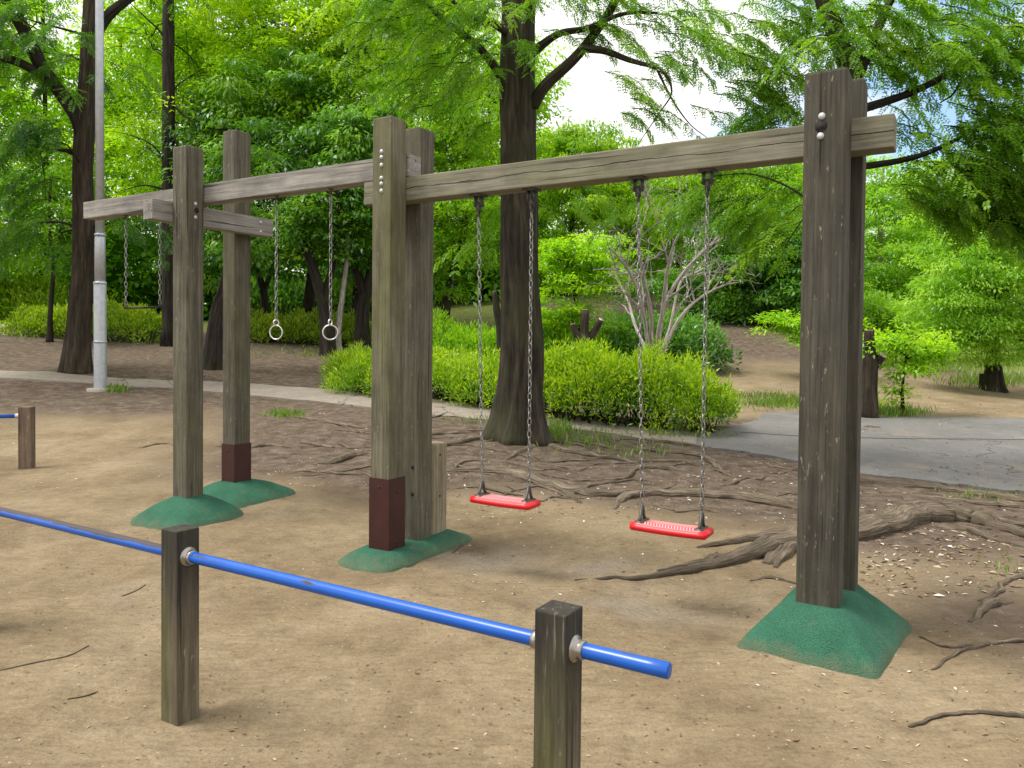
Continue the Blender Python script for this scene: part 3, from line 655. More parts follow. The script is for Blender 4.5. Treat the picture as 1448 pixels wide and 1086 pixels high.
def swing(px0, px1, seat_px, label):
    a, b = on_line(PR + AX, d, 2.565, px1), on_line(PR + AX, d, 2.565, px0)   # a: right/near, b: left/far
    mid = on_line(PR + AX, d, 0, 0 + (px0 + px1) / 2)
    # seat: centre on the vertical plane of the beam
    sc = on_line(PR + AX, d, 0.36, seat_px[0]); lo, hi = 0.1, 0.8
    for _ in range(40):
        m = (lo + hi) / 2; sc = on_line(PR + AX, d, m, seat_px[0])
        if proj(sc)[1] < seat_px[1]: hi = m
        else: lo = m
    zs = sc[2]; e = empty('swing', (float(sc[0]), float(sc[1]), float(zs)), math.atan2(-d[1], -d[0])); tag(e, label, 'swing', 'red flat seat swings')
    ex = -d; rot = np.array((ex, np.cross(Z1, ex), Z1))   # local axes rows
    def loc(P): return rot @ (np.asarray(P) - sc)
    Lh, Wh, T = 0.235, 0.085, 0.022
    bm = bmesh.new(); bmesh.ops.create_cube(bm, size=1)
    for v in bm.verts: v.co = Vector((v.co.x * 2 * Lh, v.co.y * 2 * Wh, v.co.z * 2 * T))
    bmesh.ops.subdivide_edges(bm, edges=[x for x in bm.edges if abs((x.verts[0].co - x.verts[1].co).x) > 0.1], cuts=8)
    bmesh.ops.bevel(bm, geom=[x for x in bm.edges if not (abs((x.verts[0].co - x.verts[1].co).x) < 1e-4 and abs(x.verts[0].co.x) < Lh - 1e-3)], offset=0.008, segments=3, affect='EDGES')
    for v in bm.verts: v.co.z += 0.005 * (v.co.x / Lh) ** 2 - 0.002
    m2 = bpy.data.meshes.new('seat'); bm.to_mesh(m2); bm.free(); m2.polygons.foreach_set('use_smooth', [True] * len(m2.polygons)); m2.materials.append(M['seat'])
    so = bpy.data.objects.new('seat', m2); COL.objects.link(so); so.parent = e
    mb = MB()   # raised tread ribs, diagonal herringbone
    for r_ in range(-9, 10):
        for s_ in (-1, 1):
            x0 = r_ * 0.0185; y0, y1 = s_ * 0.004, s_ * 0.066
            zz = lambda x: 0.005 * (x / Lh) ** 2 - 0.002 + T
            q = [(x0, y0), (x0 + 0.009, y0), (x0 + 0.029, y1), (x0 + 0.02, y1)]
            vs = [(x, y, zz(x) - 0.001) for x, y in q] + [(x, y, zz(x) + 0.0025) for x, y in q]
            mb.add(vs, [(4, 5, 6, 7), (0, 1, 5, 4), (1, 2, 6, 5), (2, 3, 7, 6), (3, 0, 4, 7)])
    me_t = bpy.data.meshes.new('tread'); me_t.from_pydata(mb.v, [], mb.f); me_t.materials.append(M['tread'])
    to = bpy.data.objects.new('tread', me_t); COL.objects.link(to); to.parent = so
    for top, sx in ((a, 1), (b, -1)):
        tl = loc(top); foot = np.array((sx * 0.185, 0.0, T)); hk = foot + np.array((0, 0, 0.095))
        def put(mb, nm, mat, parent=e):
            me3 = bpy.data.meshes.new(nm); me3.from_pydata(mb.v, [], mb.f); me3.materials.append(M[mat]); me3.polygons.foreach_set('use_smooth', [True] * len(me3.polygons))
            o = bpy.data.objects.new(nm, me3); COL.objects.link(o); o.parent = parent; return o
        hp = tl + np.array((0, 0, -0.15))
        mb = MB(); chain(mb, hp, hk, 0.041, 0.023, 0.0038, tw=random.uniform(0, 1.5)); put(mb, 'chain', 'chain')
        mb = MB()   # seat bracket: triangular strap with plate
        mb.tube([foot + (0, -0.05, 0.004), foot + (0, -0.03, 0.03), hk + (0, -0.006, 0), hk + (0, 0.006, 0), foot + (0, 0.03, 0.03), foot + (0, 0.05, 0.004)], [0.010, 0.010, 0.011, 0.011, 0.010, 0.010], 8)
        vs = [(foot[0] + ax * 0.022, ay * 0.06, T + az) for az in (0.0, 0.012) for ax, ay in ((-1, -1), (1, -1), (1, 1), (-1, 1))]
        mb.add(vs, [(0, 1, 2, 3), (4, 5, 6, 7), (0, 1, 5, 4), (1, 2, 6, 5), (2, 3, 7, 6), (3, 0, 4, 7)]); put(mb, 'seat_bracket', 'chain_dark')
        mb = MB()   # hanger under the beam: plate, two cheeks, pin, shackle
        def bx(c, s): 
            vs = [(c[0] + x * s[0], c[1] + y * s[1], c[2] + z * s[2]) for z in (-1, 1) for x, y in ((-1, -1), (1, -1), (1, 1), (-1, 1))]
            mb.add(vs, [(3, 2, 1, 0), (4, 5, 6, 7), (0, 1, 5, 4), (1, 2, 6, 5), (2, 3, 7, 6), (3, 0, 4, 7)])
        bx(tl + (0, 0, -0.006), (0.045, 0.05, 0.006))
        for s2 in (-1, 1): bx(tl + (s2 * 0.024, 0, -0.045), (0.005, 0.02, 0.038))
        hbar(mb, tl + (-0.036, 0, -0.062), tl + (0.036, 0, -0.062), 0.009)
        bx(tl + (0, 0, -0.085), (0.013, 0.016, 0.032))
        mb.tube([tl + (0.0, -0.013, -0.10), tl + (0, -0.015, -0.14), tl + (0, 0, -0.155), tl + (0, 0.015, -0.14), tl + (0, 0.013, -0.10)], [0.006] * 5, 6); put(mb, 'hanger', 'chain_dark')
    return e
swing(677, 752, (714, 709), 'red swing seat hanging in front of the big tree trunk')
swing(903, 1001, (949, 748), 'nearer red swing seat with worn pale tread, beside the dark right posts')

def torus(mb, c, ax1, ax2, Rr, r, seg=28, ws=8):
    ax3 = np.cross(ax1, ax2); vs = []; fs = []
    for k in range(seg):
        q = 2 * math.pi * k / seg; nd = ax1 * math.cos(q) + ax2 * math.sin(q)
        for j in range(ws):
            e = 2 * math.pi * j / ws; vs.append(c + nd * (Rr + r * math.cos(e)) + ax3 * r * math.sin(e))
    for k in range(seg):
        for j in range(ws): fs.append((k * ws + j, k * ws + (j + 1) % ws, ((k + 1) % seg) * ws + (j + 1) % ws, ((k + 1) % seg) * ws + j))
    mb.add(vs, fs)
def gym_ring(px, pxr, py, label):
    top = on_line(PL + AX, d, 2.738, px) if False else on_line(PR + AX, d, 2.738, px)
    zr = 1.6; lo, hi = 1.2, 2.0
    for _ in range(40):
        m = (lo + hi) / 2
        if proj((top[0], top[1], m))[1] < py: hi = m
        else: lo = m
    zr = lo; e = empty('gym_ring', (float(top[0]), float(top[1]), float(zr))); tag(e, label, 'gym ring', 'steel hand rings on chains')
    u = np.array((0.97, -0.24, 0)) if px < 420 else np.array((0.98, 0.2, 0)); Rr = 0.057; c = np.array((top[0], top[1], zr))
    mb = MB(); torus(mb, c, u, Z1, Rr, 0.0058); mb.build('grip_ring', M['ring'], e)
    mb = MB(); torus(mb, c + Z1 * (Rr + 0.022), np.array((0.85, 0.5, 0)) if px < 420 else np.array((0.4, 0.9, 0)), Z1, 0.022, 0.006, 18, 6); mb.build('link_ring', M['ring'], e)
    mb = MB(); chain(mb, top - Z1 * 0.05, c + Z1 * (Rr + 0.045), 0.045, 0.023, 0.0037, tw=0.4); mb.build('chain', M['chain'], e)
    mb = MB(); mb.lathe(top, -Z1, [(0.022, 0), (0.022, 0.006), (0.008, 0.007), (0.008, 0.03)], 10); torus(mb, top - Z1 * 0.045, np.array((1.0, 0, 0)), Z1, 0.014, 0.004, 12, 6); mb.build('eye_bolt', M['chain_dark'], e)
gym_ring(391, 393, 470, 'steel hand ring on chain beside the tall rear post')
gym_ring(468, 469, 470, 'steel hand ring on chain beside the mossy middle post')
def trapeze():
    tA, tB = on_line(PR + AX, d, 2.738, 178), on_line(PR + AX, d, 2.738, 226); zb = W(202, 435, (tA[1] + tB[1]) / 2)[2]
    c = (tA + tB) / 2; e = empty('trapeze_bar', (float(c[0]), float(c[1]), float(zb))); tag(e, 'thin trapeze bar on two chains under the left beam end', 'trapeze')
    for t in (tA, tB):
        mb = MB(); chain(mb, t - Z1 * 0.04, np.array((t[0], t[1], zb + 0.02)), 0.045, 0.022, 0.0036, tw=1.0); mb.build('chain', M['chain'], e)
        mb = MB(); mb.lathe(t, -Z1, [(0.022, 0), (0.022, 0.006), (0.008, 0.007), (0.008, 0.04)], 10); mb.build('eye_bolt', M['chain_dark'], e)
    a = np.array((tA[0], tA[1], zb)); b = np.array((tB[0], tB[1], zb)); x = (b - a) / np.linalg.norm(b - a)
    mb = MB(); mb.tube([a - x * 0.03, b + x * 0.03], [0.010, 0.010], 10)
    for q in (a, b): torus(mb, q + Z1 * 0.012, np.array((0.3, 0.95, 0)), Z1, 0.018, 0.004, 12, 6)
    mb.build('bar', M['bark_brown'], e)
trapeze()

# ------------------------------------------------------------------ blue exercise rail
AR = R(31.2); r_ = np.array((-math.cos(AR), math.sin(AR), 0)); rp_ = np.array((math.sin(AR), math.cos(AR), 0))
Q2 = W(790, 900, 2.235); Q2[2] = 0
Q1 = None; lo, hi = 0.3, 4.0
for _ in range(50):
    m = (lo + hi) / 2; q_ = Q2 + r_ * m
    if proj(q_ + Z1 * 0.4)[0] > 255: lo = m
    else: hi = m
Q1 = Q2 + r_ * lo; SPAN = lo
def rail_thing():
    e = empty('low_rail', (float(Q2[0]), float(Q2[1]), 0)); tag(e, 'blue painted pipe rail through two dark square wooden posts in front', 'rail')
    zp, zt = 0.668, 0.778
    posts = []
    for q in (Q2, Q1, Q1 + r_ * SPAN):
        gq = gz(q[0], q[1]); posts.append(timber('post', (q[0], q[1], -0.2 + gq), (q[0], q[1], zt), 0.105, 0.105, M['rail_post'], e, r_, 0.005, 0.0008))
    posts[0]['label'] = 'nearest post, mossy with a dark wet top'
    a = Q2 - r_ * 0.338 + Z1 * zp; b = Q1 + r_ * (SPAN + 0.35) + Z1 * zp
    # pipe: local Z from the near end to the far end, local X up
    mb = MB(); Ln = float(np.linalg.norm(b - a))
    prof = [(0.0205, 0.0), (0.0225, 0.002), (0.0225, 0.06)] + [(0.0225, 0.06 + (Ln - 0.12) * i / 24) for i in range(1, 25)] + [(0.0225, Ln - 0.002), (0.0205, Ln)]
    mb.lathe((0, 0, 0), (0, 0, 1), prof, 24)
    me = bpy.data.meshes.new('pipe'); me.from_pydata(mb.v, [], mb.f); me.materials.append(M['pipe']); me.polygons.foreach_set('use_smooth', [True] * len(me.polygons))
    o = bpy.data.objects.new('pipe', me); COL.objects.link(o); o.parent = e; o.location = Vector(a) - Vector(e.location)
    z = Vector(r_); x = Vector((0, 0, 1)); y = z.cross(x); o.rotation_euler = Matrix((x, y, z)).transposed().to_euler()
    for q in (Q2, Q1, Q1 + r_ * SPAN):
        for s in (-1, 1):
            fb = q + Z1 * zp + r_ * s * 0.053
            mb = MB(); mb.lathe(fb, r_ * s, [(0.040, -0.002), (0.040, 0.002), (0.036, 0.006), (0.029, 0.010), (0.0275, 0.020), (0.0275, 0.030), (0.0240, 0.031)], 24); mb.build('flange', M['chrome'], e)
rail_thing()
def far_rail():
    q = W(38, 640, 9.4); z0 = gz(q[0], q[1]); e = empty('low_rail', (float(q[0]), float(q[1]), float(z0))); tag(e, 'small brown post with blue pipe at the left edge of the sand', 'rail')
    dr = np.array((-0.94, -0.34, 0)); pq = np.array((dr[1], -dr[0], 0)); top = W(38, 575, 9.4)[2]; zp = W(32, 588, 9.4)[2]
    timber('post', (q[0], q[1], z0 - 0.2), (q[0], q[1], top), 0.15, 0.12, M['old_rail_post'], e, (1, 0.15, 0), 0.008)
    c = np.array((q[0], q[1], zp)); mb = MB(); mb.tube([c + dr * 0.07, c + dr * 2.0], [0.024, 0.024], 14); mb.build('pipe', M['pipe'], e)
    mb = MB(); mb.lathe(c + dr * 0.072, dr, [(0.04, 0), (0.04, 0.006), (0.03, 0.02), (0.03, 0.05)], 16); mb.build('flange', M['galv'], e)
    q2 = c + dr * 2.0; z2 = gz(q2[0], q2[1]); timber('post', (q2[0], q2[1], z2 - 0.2), (q2[0], q2[1], top), 0.15, 0.12, M['old_rail_post'], e, (1, 0.15, 0), 0.008)
far_rail()

# ------------------------------------------------------------------ lamp pole
def lamp_pole():
    q = W(142, 553, 15); z0 = Hs(q[0], q[1]); q[2] = z0; e = empty('lamp_post', tuple(map(float, q))); tag(e, 'tall slim galvanised steel lamp pole with banded lower section', 'lamp post')
    mb = MB(); mb.lathe(q, Z1, [(0.115, -0.1), (0.115, 0.0), (0.113, 2.05), (0.105, 2.12)], 24); mb.lathe(q, Z1, [(0.098, 2.0), (0.096, 2.95), (0.085, 3.0)], 24)
    mb.lathe(q, Z1, [(0.082, 2.9), (0.075, 7.0), (0.065, 10.5), (0.02, 10.52)], 24); mb.build('shaft', M['galv'], e)
    for zz in (0.92, 2.06, 3.0):
        rr = 0.119 if zz < 2.1 else 0.101
        mb = MB(); mb.lathe(q + Z1 * zz, Z1, [(rr, 0), (rr, 0.045)], 24); mb.lathe(q + Z1 * (zz + 0.022) + np.array((0.02, -rr, 0)), (0.1, -1, 0), [(0.02, -0.01), (0.02, 0.02)], 8); mb.build('band', M['galv'], e)
    for zz, hh in ((1.1, 0.38),):
        mb = MB(); vs = []
        for k in range(7):
            a = -math.pi / 2 + (k - 3) * 0.13
            for z in (zz, zz + hh): vs.append(q + np.array((math.cos(a) * 0.1165, math.sin(a) * 0.1165, z)))
        mb.add(vs, [(2 * k, 2 * k + 2, 2 * k + 3, 2 * k + 1) for k in range(6)]); mb.build('hatch', M['bolt'], e)
    mb = MB(); mb.lathe(q, Z1, [(0.24, -0.15), (0.24, 0.03), (0.22, 0.04)], 20); mb.build('footing', M['concrete'], e)
    mb = MB(); mb.tube([q + Z1 * 10.5, q + np.array((0.3, -0.3, 10.8)), q + np.array((0.8, -0.8, 10.9))], [0.05, 0.045, 0.05], 12); mb.lathe(q + np.array((0.9, -0.9, 10.86)), (0, 0, -1), [(0.1, -0.1), (0.22, 0), (0.2, 0.08)], 20); mb.build('lamp_head', M['galv'], e)
lamp_pole()

# ------------------------------------------------------------------ foliage machinery
def leaves_mesh(name, pos, ax, nr, ln, wd, tint, mat, parent, origin):
    n = len(pos); ax = ax / (np.linalg.norm(ax, axis=1, keepdims=True) + 1e-9)
    sd = np.cross(ax, nr); sd /= (np.linalg.norm(sd, axis=1, keepdims=True) + 1e-9)
    up = np.cross(sd, ax)
    ln = ln[:, None]; wd = wd[:, None]
    v = np.empty((n, 4, 3)); v[:, 0] = pos; v[:, 1] = pos + ax * ln * 0.45 + sd * wd * 0.5 + up * ln * 0.06
    v[:, 2] = pos + ax * ln - up * ln * 0.06; v[:, 3] = pos + ax * ln * 0.45 - sd * wd * 0.5 + up * ln * 0.06
    v -= np.asarray(origin, float)
    me = bpy.data.meshes.new(name); me.vertices.add(n * 4); me.vertices.foreach_set('co', v.ravel())
    me.loops.add(n * 4); me.loops.foreach_set('vertex_index', np.arange(n * 4)); me.polygons.add(n); me.polygons.foreach_set('loop_start', np.arange(n) * 4)
    me.update(calc_edges=True)
    at = me.attributes.new('tint', 'FLOAT', 'POINT'); at.data.foreach_set('value', np.repeat(np.clip(tint, 0, 1), 4).astype(np.float32))
    return link(name, me, mat, parent, np.asarray(origin, float))
def rvec(n): v = rng.normal(size=(n, 3)); return v / np.linalg.norm(v, axis=1, keepdims=True)
class Foliage:
    def __init__(s): s.p = []; s.a = []; s.n = []; s.l = []; s.w = []; s.t = []
    def put(s, p, a, n, l, w, t): s.p.append(p); s.a.append(a); s.n.append(n); s.l.append(l); s.w.append(w); s.t.append(t)
    def clumps(s, cs, rc, m, ll, lw, flat=0.5, droop=0.35, tvar=0.16, tbase=0.5, lean=None):
        """leaf clumps: cs (k,3) centres, rc (k,) radii, m leaves each"""
        k = len(cs)
        if not k: return
        tb = np.clip(tbase + rng.normal(size=k) * tvar, 0, 1)
        u = rvec(k * m); rad = rng.random(k * m) ** 0.45; off = u * rad[:, None]; off[:, 2] *= flat
        R_ = np.repeat(rc, m); c = np.repeat(cs, m, 0); pos = c + off * R_[:, None]
        pos[:, 2] -= R_ * 0.28 * (off[:, 0] ** 2 + off[:, 1] ** 2)          # umbrella shape of a leaf spray
        out = off.copy(); out[:, 2] = 0; out /= (np.linalg.norm(out, axis=1, keepdims=True) + 1e-6)
        ax = out * 0.8 + rvec(k * m) * 0.7; ax[:, 2] -= droop
        nr = np.array((0, 0, 1.0)) + rvec(k * m) * 0.42 + out * 0.3
        t = np.repeat(tb, m) + rng.normal(size=k * m) * 0.1
        s.put(pos, ax, nr, ll * rng.uniform(0.65, 1.25, k * m), lw * rng.uniform(0.7, 1.2, k * m), t)
    def fronds(s, org, ax, nr, L_, k, ll, lw, t, droop=0.3):
        """pinnate fronds: org/ax/nr (n,3), L_ (n,), k leaflet pairs"""
        n = len(org)
        ax = ax / (np.linalg.norm(ax, axis=1, keepdims=True) + 1e-9); sd = np.cross(ax, nr); sd /= (np.linalg.norm(sd, axis=1, keepdims=True) + 1e-9); up = np.cross(sd, ax)
        for i in range(k):
            f = (i + 0.6) / k; base = org + ax * (L_ * f)[:, None]; base[:, 2] -= droop * L_ * f * f
            sc = 1.0 - 0.55 * abs(f - 0.4)
            for sg in (-1, 1):
                a2 = sd * sg * 0.85 + ax * 0.55 + rng.normal(size=(n, 3)) * 0.12; a2[:, 2] -= droop * f
                s.put(base, a2, up + rng.normal(size=(n, 3)) * 0.2, ll * sc * rng.uniform(0.8, 1.15, n), np.full(n, lw), t + rng.normal(size=n) * 0.06)
    def build(s, name, mat, parent, origin):
        return leaves_mesh(name, np.concatenate(s.p), np.concatenate(s.a), np.concatenate(s.n), np.concatenate(s.l), np.concatenate(s.w), np.concatenate(s.t), mat, parent, origin)
def lobe_points(c, rad, n, shell=0.55):
    u = rvec(n); r = 0.30 + 0.92 * rng.random(n) ** 0.75; return np.asarray(c) + u * r[:, None] * np.asarray(rad)
def flare_fn(amp, h, lobes, ph):
    def f(a, t, p): 
        return 1.0
    return f

def trunk_path(base, pts, n=18): return catmull([base] + pts, n)
def limb(mb, a, b, r0, r1, sag=0.12, n=7, seg=6, wob=0.06):
    a = np.asarray(a, float); b = np.asarray(b, float); Ln = np.linalg.norm(b - a); m = (a + b) / 2 + rvec(1)[0] * Ln * wob; m[2] += Ln * sag
    pts = catmull([a, m, b], n); mb.tube(pts, [r0 + (r1 - r0) * i / (n - 1) for i in range(n)], seg, ridge=0.08)

def tree(name, label, base, tr_px, r0, r1, lobes, kind, mat, bark, cat='tree', group=None, rc=0.6, m=90, ll=0.15, lw=0.07, tbase=0.5, tvar=0.16,
         seg=12, branches=0.3, ridge=0.12, flat=0.34, flare=0.0, flat_len=0.0, lbr=1.0, fronds=(0.18, 6, 0.05, 0.02), flare_h=0.5, twl=0.8, droop=0.35):
    """base: (px, py, Y). tr_px: trunk points (px, py, Y). lobes: (px, py, Y, rx_px, ry_px, n[, depth_m])"""
    bp = W(*base); bp[2] = Hs(bp[0], bp[1]) - 0.08; e = empty(name, tuple(map(float, bp))); tag(e, label, cat, group)
    mb = MB(); tp = [W(*q) for q in tr_px]; n = 26; path = catmull([bp] + tp, n)
    hts = np.array([q[2] - bp[2] for q in path]); tot = hts[-1]
    rad = [r0 + (r1 - r0) * (i / (n - 1)) for i in range(n)]
    if flare:
        # finer rings near the base
        path = catmull([bp] + tp, 70); n = 70; hts = np.array([q[2] - bp[2] for q in path]); rad = [r0 + (r1 - r0) * (i / (n - 1)) for i in range(n)]
        ph = random.uniform(0, 6)
        ff = lambda a, t, q: 1 + flare * math.exp(-(q[2] - bp[2]) / flare_h) * (1 + 0.55 * math.sin(5 * a + ph) + 0.25 * math.sin(3 * a + 2 * ph)) + 0.05 * math.sin(7 * a + ph + (q[2] - bp[2]) * 0.6)
        mb.tube(path, rad, max(seg, 40), ridge=ridge, nseed=random.uniform(0, 50), flare=ff)
    else: mb.tube(path, rad, seg, ridge=ridge, nseed=random.uniform(0, 50), flare=lambda a, t, q: 1 + 0.5 * math.exp(-(q[2] - bp[2]) / 0.35))
    F = Foliage(); P = np.array(path)
    for lb in lobes:
        px, py, Y, rx, ry, k = lb[:6]; c = W(px, py, Y); rxm, rym = rx * Y / FOC, ry * Y / FOC; dep = lb[6] if len(lb) > 6 else 0.5 * (rxm + rym)
        cs = lobe_points(c, (rxm, dep, rym), k)
        cs = cs[cs[:, 2] > H(cs[:, 0], cs[:, 1]) + 0.15]; k = len(cs)
        if not k: continue
        if kind == 'broad':
            F.clumps(cs, rc * rng.uniform(0.6, 1.3, k), m, ll, lw, flat, droop, tvar, tbase)
        else:   # hanging feathery twigs
            src = P[np.clip(np.searchsorted(hts, np.minimum(cs[:, 2] - bp[2], tot) ), 0, len(P) - 1)]
            o = cs - src; o[:, 2] *= 0.2; o /= (np.linalg.norm(o, axis=1, keepdims=True) + 1e-6); o = o + rvec(k) * 0.6; o[:, 2] = np.abs(o[:, 2]) * 0.2; o /= np.linalg.norm(o, axis=1, keepdims=True)
            Lt = twl * rng.uniform(0.5, 1.3, k); st = 9; tb = tbase + rng.normal(size=k) * tvar
            for j in range(st):
                f = (j + 0.5) / st; q = cs + o * (Lt * f)[:, None]; q[:, 2] -= Lt * 0.75 * f * f
                tg = o.copy(); tg[:, 2] -= 1.5 * f; tg /= np.linalg.norm(tg, axis=1, keepdims=True)
                sd = np.cross(tg, (0, 0, 1.0)); sd /= (np.linalg.norm(sd, axis=1, keepdims=True) + 1e-6)
                for sg in (-1, 1):
                    a2 = sd * sg * 0.8 + tg * 0.6 + rvec(k) * 0.55; a2[:, 2] -= 0.35
                    F.fronds(q, a2, np.array((0, 0, 1.0)) + rvec(k) * 0.45, fronds[0] * (1.1 - 0.5 * f) * rng.uniform(0.7, 1.2, k), fronds[1], fronds[2], fronds[3], tb)
            for i in range(k):
                if rng.random() < 0.7:
                    pts = [cs[i] + o[i] * Lt[i] * f - np.array((0, 0, Lt[i] * 0.75 * f * f)) for f in (0, 0.33, 0.66, 1)]
                    mb.tube(pts, [0.007, 0.006, 0.004, 0.002], 4, cap=False)
        nb = int(math.ceil(k * branches)); sel = rng.choice(k, min(nb, k), replace=False)
        hub = None
        for j, i in enumerate(sel):
            t = cs[i]; hz = np.clip(t[2] - bp[2] - 0.35 * np.linalg.norm(t[:2] - bp[:2]), 0.3 * tot, tot * 0.98); s_ = P[np.argmin(np.abs(hts - hz))]
            if hub is None or j % 5 == 0:
                hub = s_ * 0.35 + c * 0.65; rr = max(0.02, r0 * 0.30) * lbr; limb(mb, s_, hub, rr, rr * 0.5, 0.05)
            rr = max(0.012, r0 * 0.12) * lbr; limb(mb, hub, t, rr, 0.006, 0.06, 6, 5)
    mb.build('trunk', M[bark], e)
    if F.p: F.build('crown', M[mat], e, bp)
    return e, bp

# ------------------------------------------------------------------ trees
exec_trees = True
FG = 'background trees of the wood'
big, bigp = tree('shade_tree', 'big tree with wide straight grey-brown trunk behind the swings', (735, 622, 10.9),
     [(738, 500, 10.9), (736, 400, 10.9), (733, 250, 10.9), (731, 120, 10.9), (735, 0, 10.9), (738, -180, 10.9), (740, -330, 10.9)], 0.30, 0.20,
     [(650, 30, 10.5, 100, 70, 60), (590, 0, 9.8, 90, 60, 48), (620, 90, 11, 60, 50, 24), (830, 10, 10.5, 70, 40, 24), (950, 60, 10.0, 70, 50, 26), (1050, 80, 9.6, 50, 50, 30), (1100, 10, 9.2, 60, 40, 22),
      (880, 110, 10.4, 50, 20, 4), (700, 80, 10.2, 50, 40, 10), (960, 0, 10.5, 90, 30, 14), (740, -60, 10.6, 160, 40, 40), (1010, 140, 9.8, 70, 20, 5), (650, 120, 11.4, 70, 60, 18), (1060, 130, 9.6, 40, 20, 12), (905, 145, 10.1, 50, 18, 7), (800, 275, 11.2, 50, 20, 6), (690, 330, 11.4, 40, 40, 8)],
     'feather', 'leaf_mid', 'bark_big', seg=44, branches=0, ridge=0.15, flare=0.62, flare_h=0.40, twl=0.62, lbr=0.4, tbase=0.5)
def add_limbs(e, specs, bark):
    for sp in specs:
        mb = MB(); pts = catmull([W(*q[:3]) for q in sp], 22); rr = np.interp(np.linspace(0, 1, 22), np.linspace(0, 1, len(sp)), [q[3] for q in sp]); mb.tube(pts, list(rr), 10, ridge=0.12)
        mb.build('limb', M[bark], e)
add_limbs(big, [[(752, 150, 10.9, .10), (772, 120, 10.8, .082), (810, 85, 10.7, .072), (835, 55, 10.6, .066), (868, 5, 10.4, .058), (890, -60, 10.2, .06)],
                [(822, 68, 10.6, .06), (855, 72, 10.4, .045), (890, 85, 10.2, .035), (935, 100, 10.0, .022), (950, 130, 9.9, .012), (932, 160, 9.8, .008), (905, 200, 9.7, .004)],
                [(928, 96, 10.0, .018), (950, 140, 9.9, .012), (975, 175, 9.8, .007), (1000, 195, 9.8, .004)],
                [(718, 125, 10.9, .09), (700, 95, 10.8, .06), (672, 62, 10.6, .05), (632, 32, 10.3, .042), (590, -6, 10.0, .035)],
                [(735, 60, 10.9, .08), (700, 35, 10.7, .05), (660, 20, 10.5, .035), (630, -10, 10.3, .02)],
                [(756, 72, 10.9, .07), (790, 48, 10.7, .05), (830, 40, 10.5, .04), (880, 20, 10.3, .025), (930, 18, 10.2, .015)]], 'bark_big')
tr1, tr1p = tree('shade_tree', 'dark forked tree with leaning brown trunk beside the steel lamp pole', (110, 524, 16.5),
     [(112, 460, 16.5), (119, 350, 16.5), (117, 250, 16.5), (122, 150, 16.5), (128, 60, 16.5), (135, -60, 16.5), (140, -150, 16.5)], 0.235, 0.15,
     [(60, 70, 16, 100, 60, 30), (20, 210, 15.6, 60, 70, 24), (85, 190, 15.4, 40, 30, 12), (10, 20, 16, 80, 50, 24), (20, 310, 16.5, 60, 40, 14), (-60, 150, 16, 90, 150, 30), (175, 310, 16.3, 30, 30, 6), (90, -80, 16.5, 160, 50, 40), (70, 330, 16.5, 40, 30, 8)],
     'feather', 'leaf_deep', 'bark_brown', seg=20, branches=0.12, flare=0.35, flare_h=0.5, twl=1.0, fronds=(0.32, 7, 0.10, 0.028), lbr=0.5, tbase=0.46)
add_limbs(tr1, [[(118, 200, 16.5, .16), (105, 160, 16.4, .15), (60, 95, 16.2, .14), (38, 50, 16.0, .13), (12, 0, 15.8, .12), (-20, -60, 15.6, .1)],
                [(70, 115, 16.3, .10), (30, 90, 16.0, .09), (-20, 75, 15.8, .08)], [(128, 60, 16.5, .13), (150, 25, 16.4, .11), (180, 0, 16.3, .09), (230, -30, 16.2, .06)],
                [(110, 215, 16.5, .04), (70, 212, 16.3, .03), (0, 220, 16.0, .02)]], 'bark_dark')
slim, _ = tree('forest_tree', 'slender straight dark trunk tree with thin bare side twigs', (240, 489, 24),
     [(238, 350, 24), (238, 200, 24), (238, 60, 24), (238, -80, 24), (238, -200, 24)], 0.2, 0.16,
     [(205, 60, 25.6, 90, 60, 36, 1.0), (285, 90, 25.4, 70, 60, 26, 1.0), (195, 200, 25.5, 60, 60, 22, 1.0), (285, 180, 25.5, 60, 40, 14, 1.0), (230, -50, 24.6, 110, 40, 30), (205, 290, 25.5, 50, 40, 10, 1.0)],
     'broad', 'leaf_lime', 'bark_dark', group=FG, rc=0.7, m=110, ll=0.16, lw=0.07, branches=0.35, lbr=0.5, tbase=0.66)
add_limbs(slim, [[(240, 140, 24, .05), (262, 165, 23.8, .03), (300, 182, 23.6, .022), (360, 180, 23.4, .008)], [(240, 180, 24, .05), (258, 215, 23.8, .03), (290, 222, 23.6, .02), (330, 218, 23.4, .008)], [(238, 235, 24, .04), (215, 205, 23.7, .025), (180, 190, 23.5, .012), (150, 185, 23.4, .006)],
                  [(238, 60, 24, .05), (222, 40, 23.8, .03), (190, 10, 23.6, .015), (170, -10, 23.4, .01)], [(240, 250, 24, .04), (270, 262, 23.8, .025), (310, 256, 23.6, .01)], [(238, 270, 24, .04), (205, 262, 23.7, .02), (170, 270, 23.5, .01)]], 'bark_dark')
tree('forest_tree', 'broad leafy tree with sunlit yellow-green top above the grey beam', (430, 486, 27),
     [(440, 400, 27), (450, 300, 27), (450, 150, 27), (455, 0, 27)], 0.22, 0.1,
     [(380, 50, 27, 110, 80, 75), (490, 60, 26, 110, 90, 80), (340, 150, 26, 90, 70, 50), (430, 150, 25.5, 110, 60, 60), (560, 20, 27, 100, 80, 60), (420, -60, 27, 220, 70, 80), (330, 20, 28, 90, 80, 50)],
     'broad', 'leaf_yellow', 'bark_dark', group=FG, rc=0.8, m=115, ll=0.2, lw=0.085, lbr=0.6, tvar=0.22, tbase=0.62)
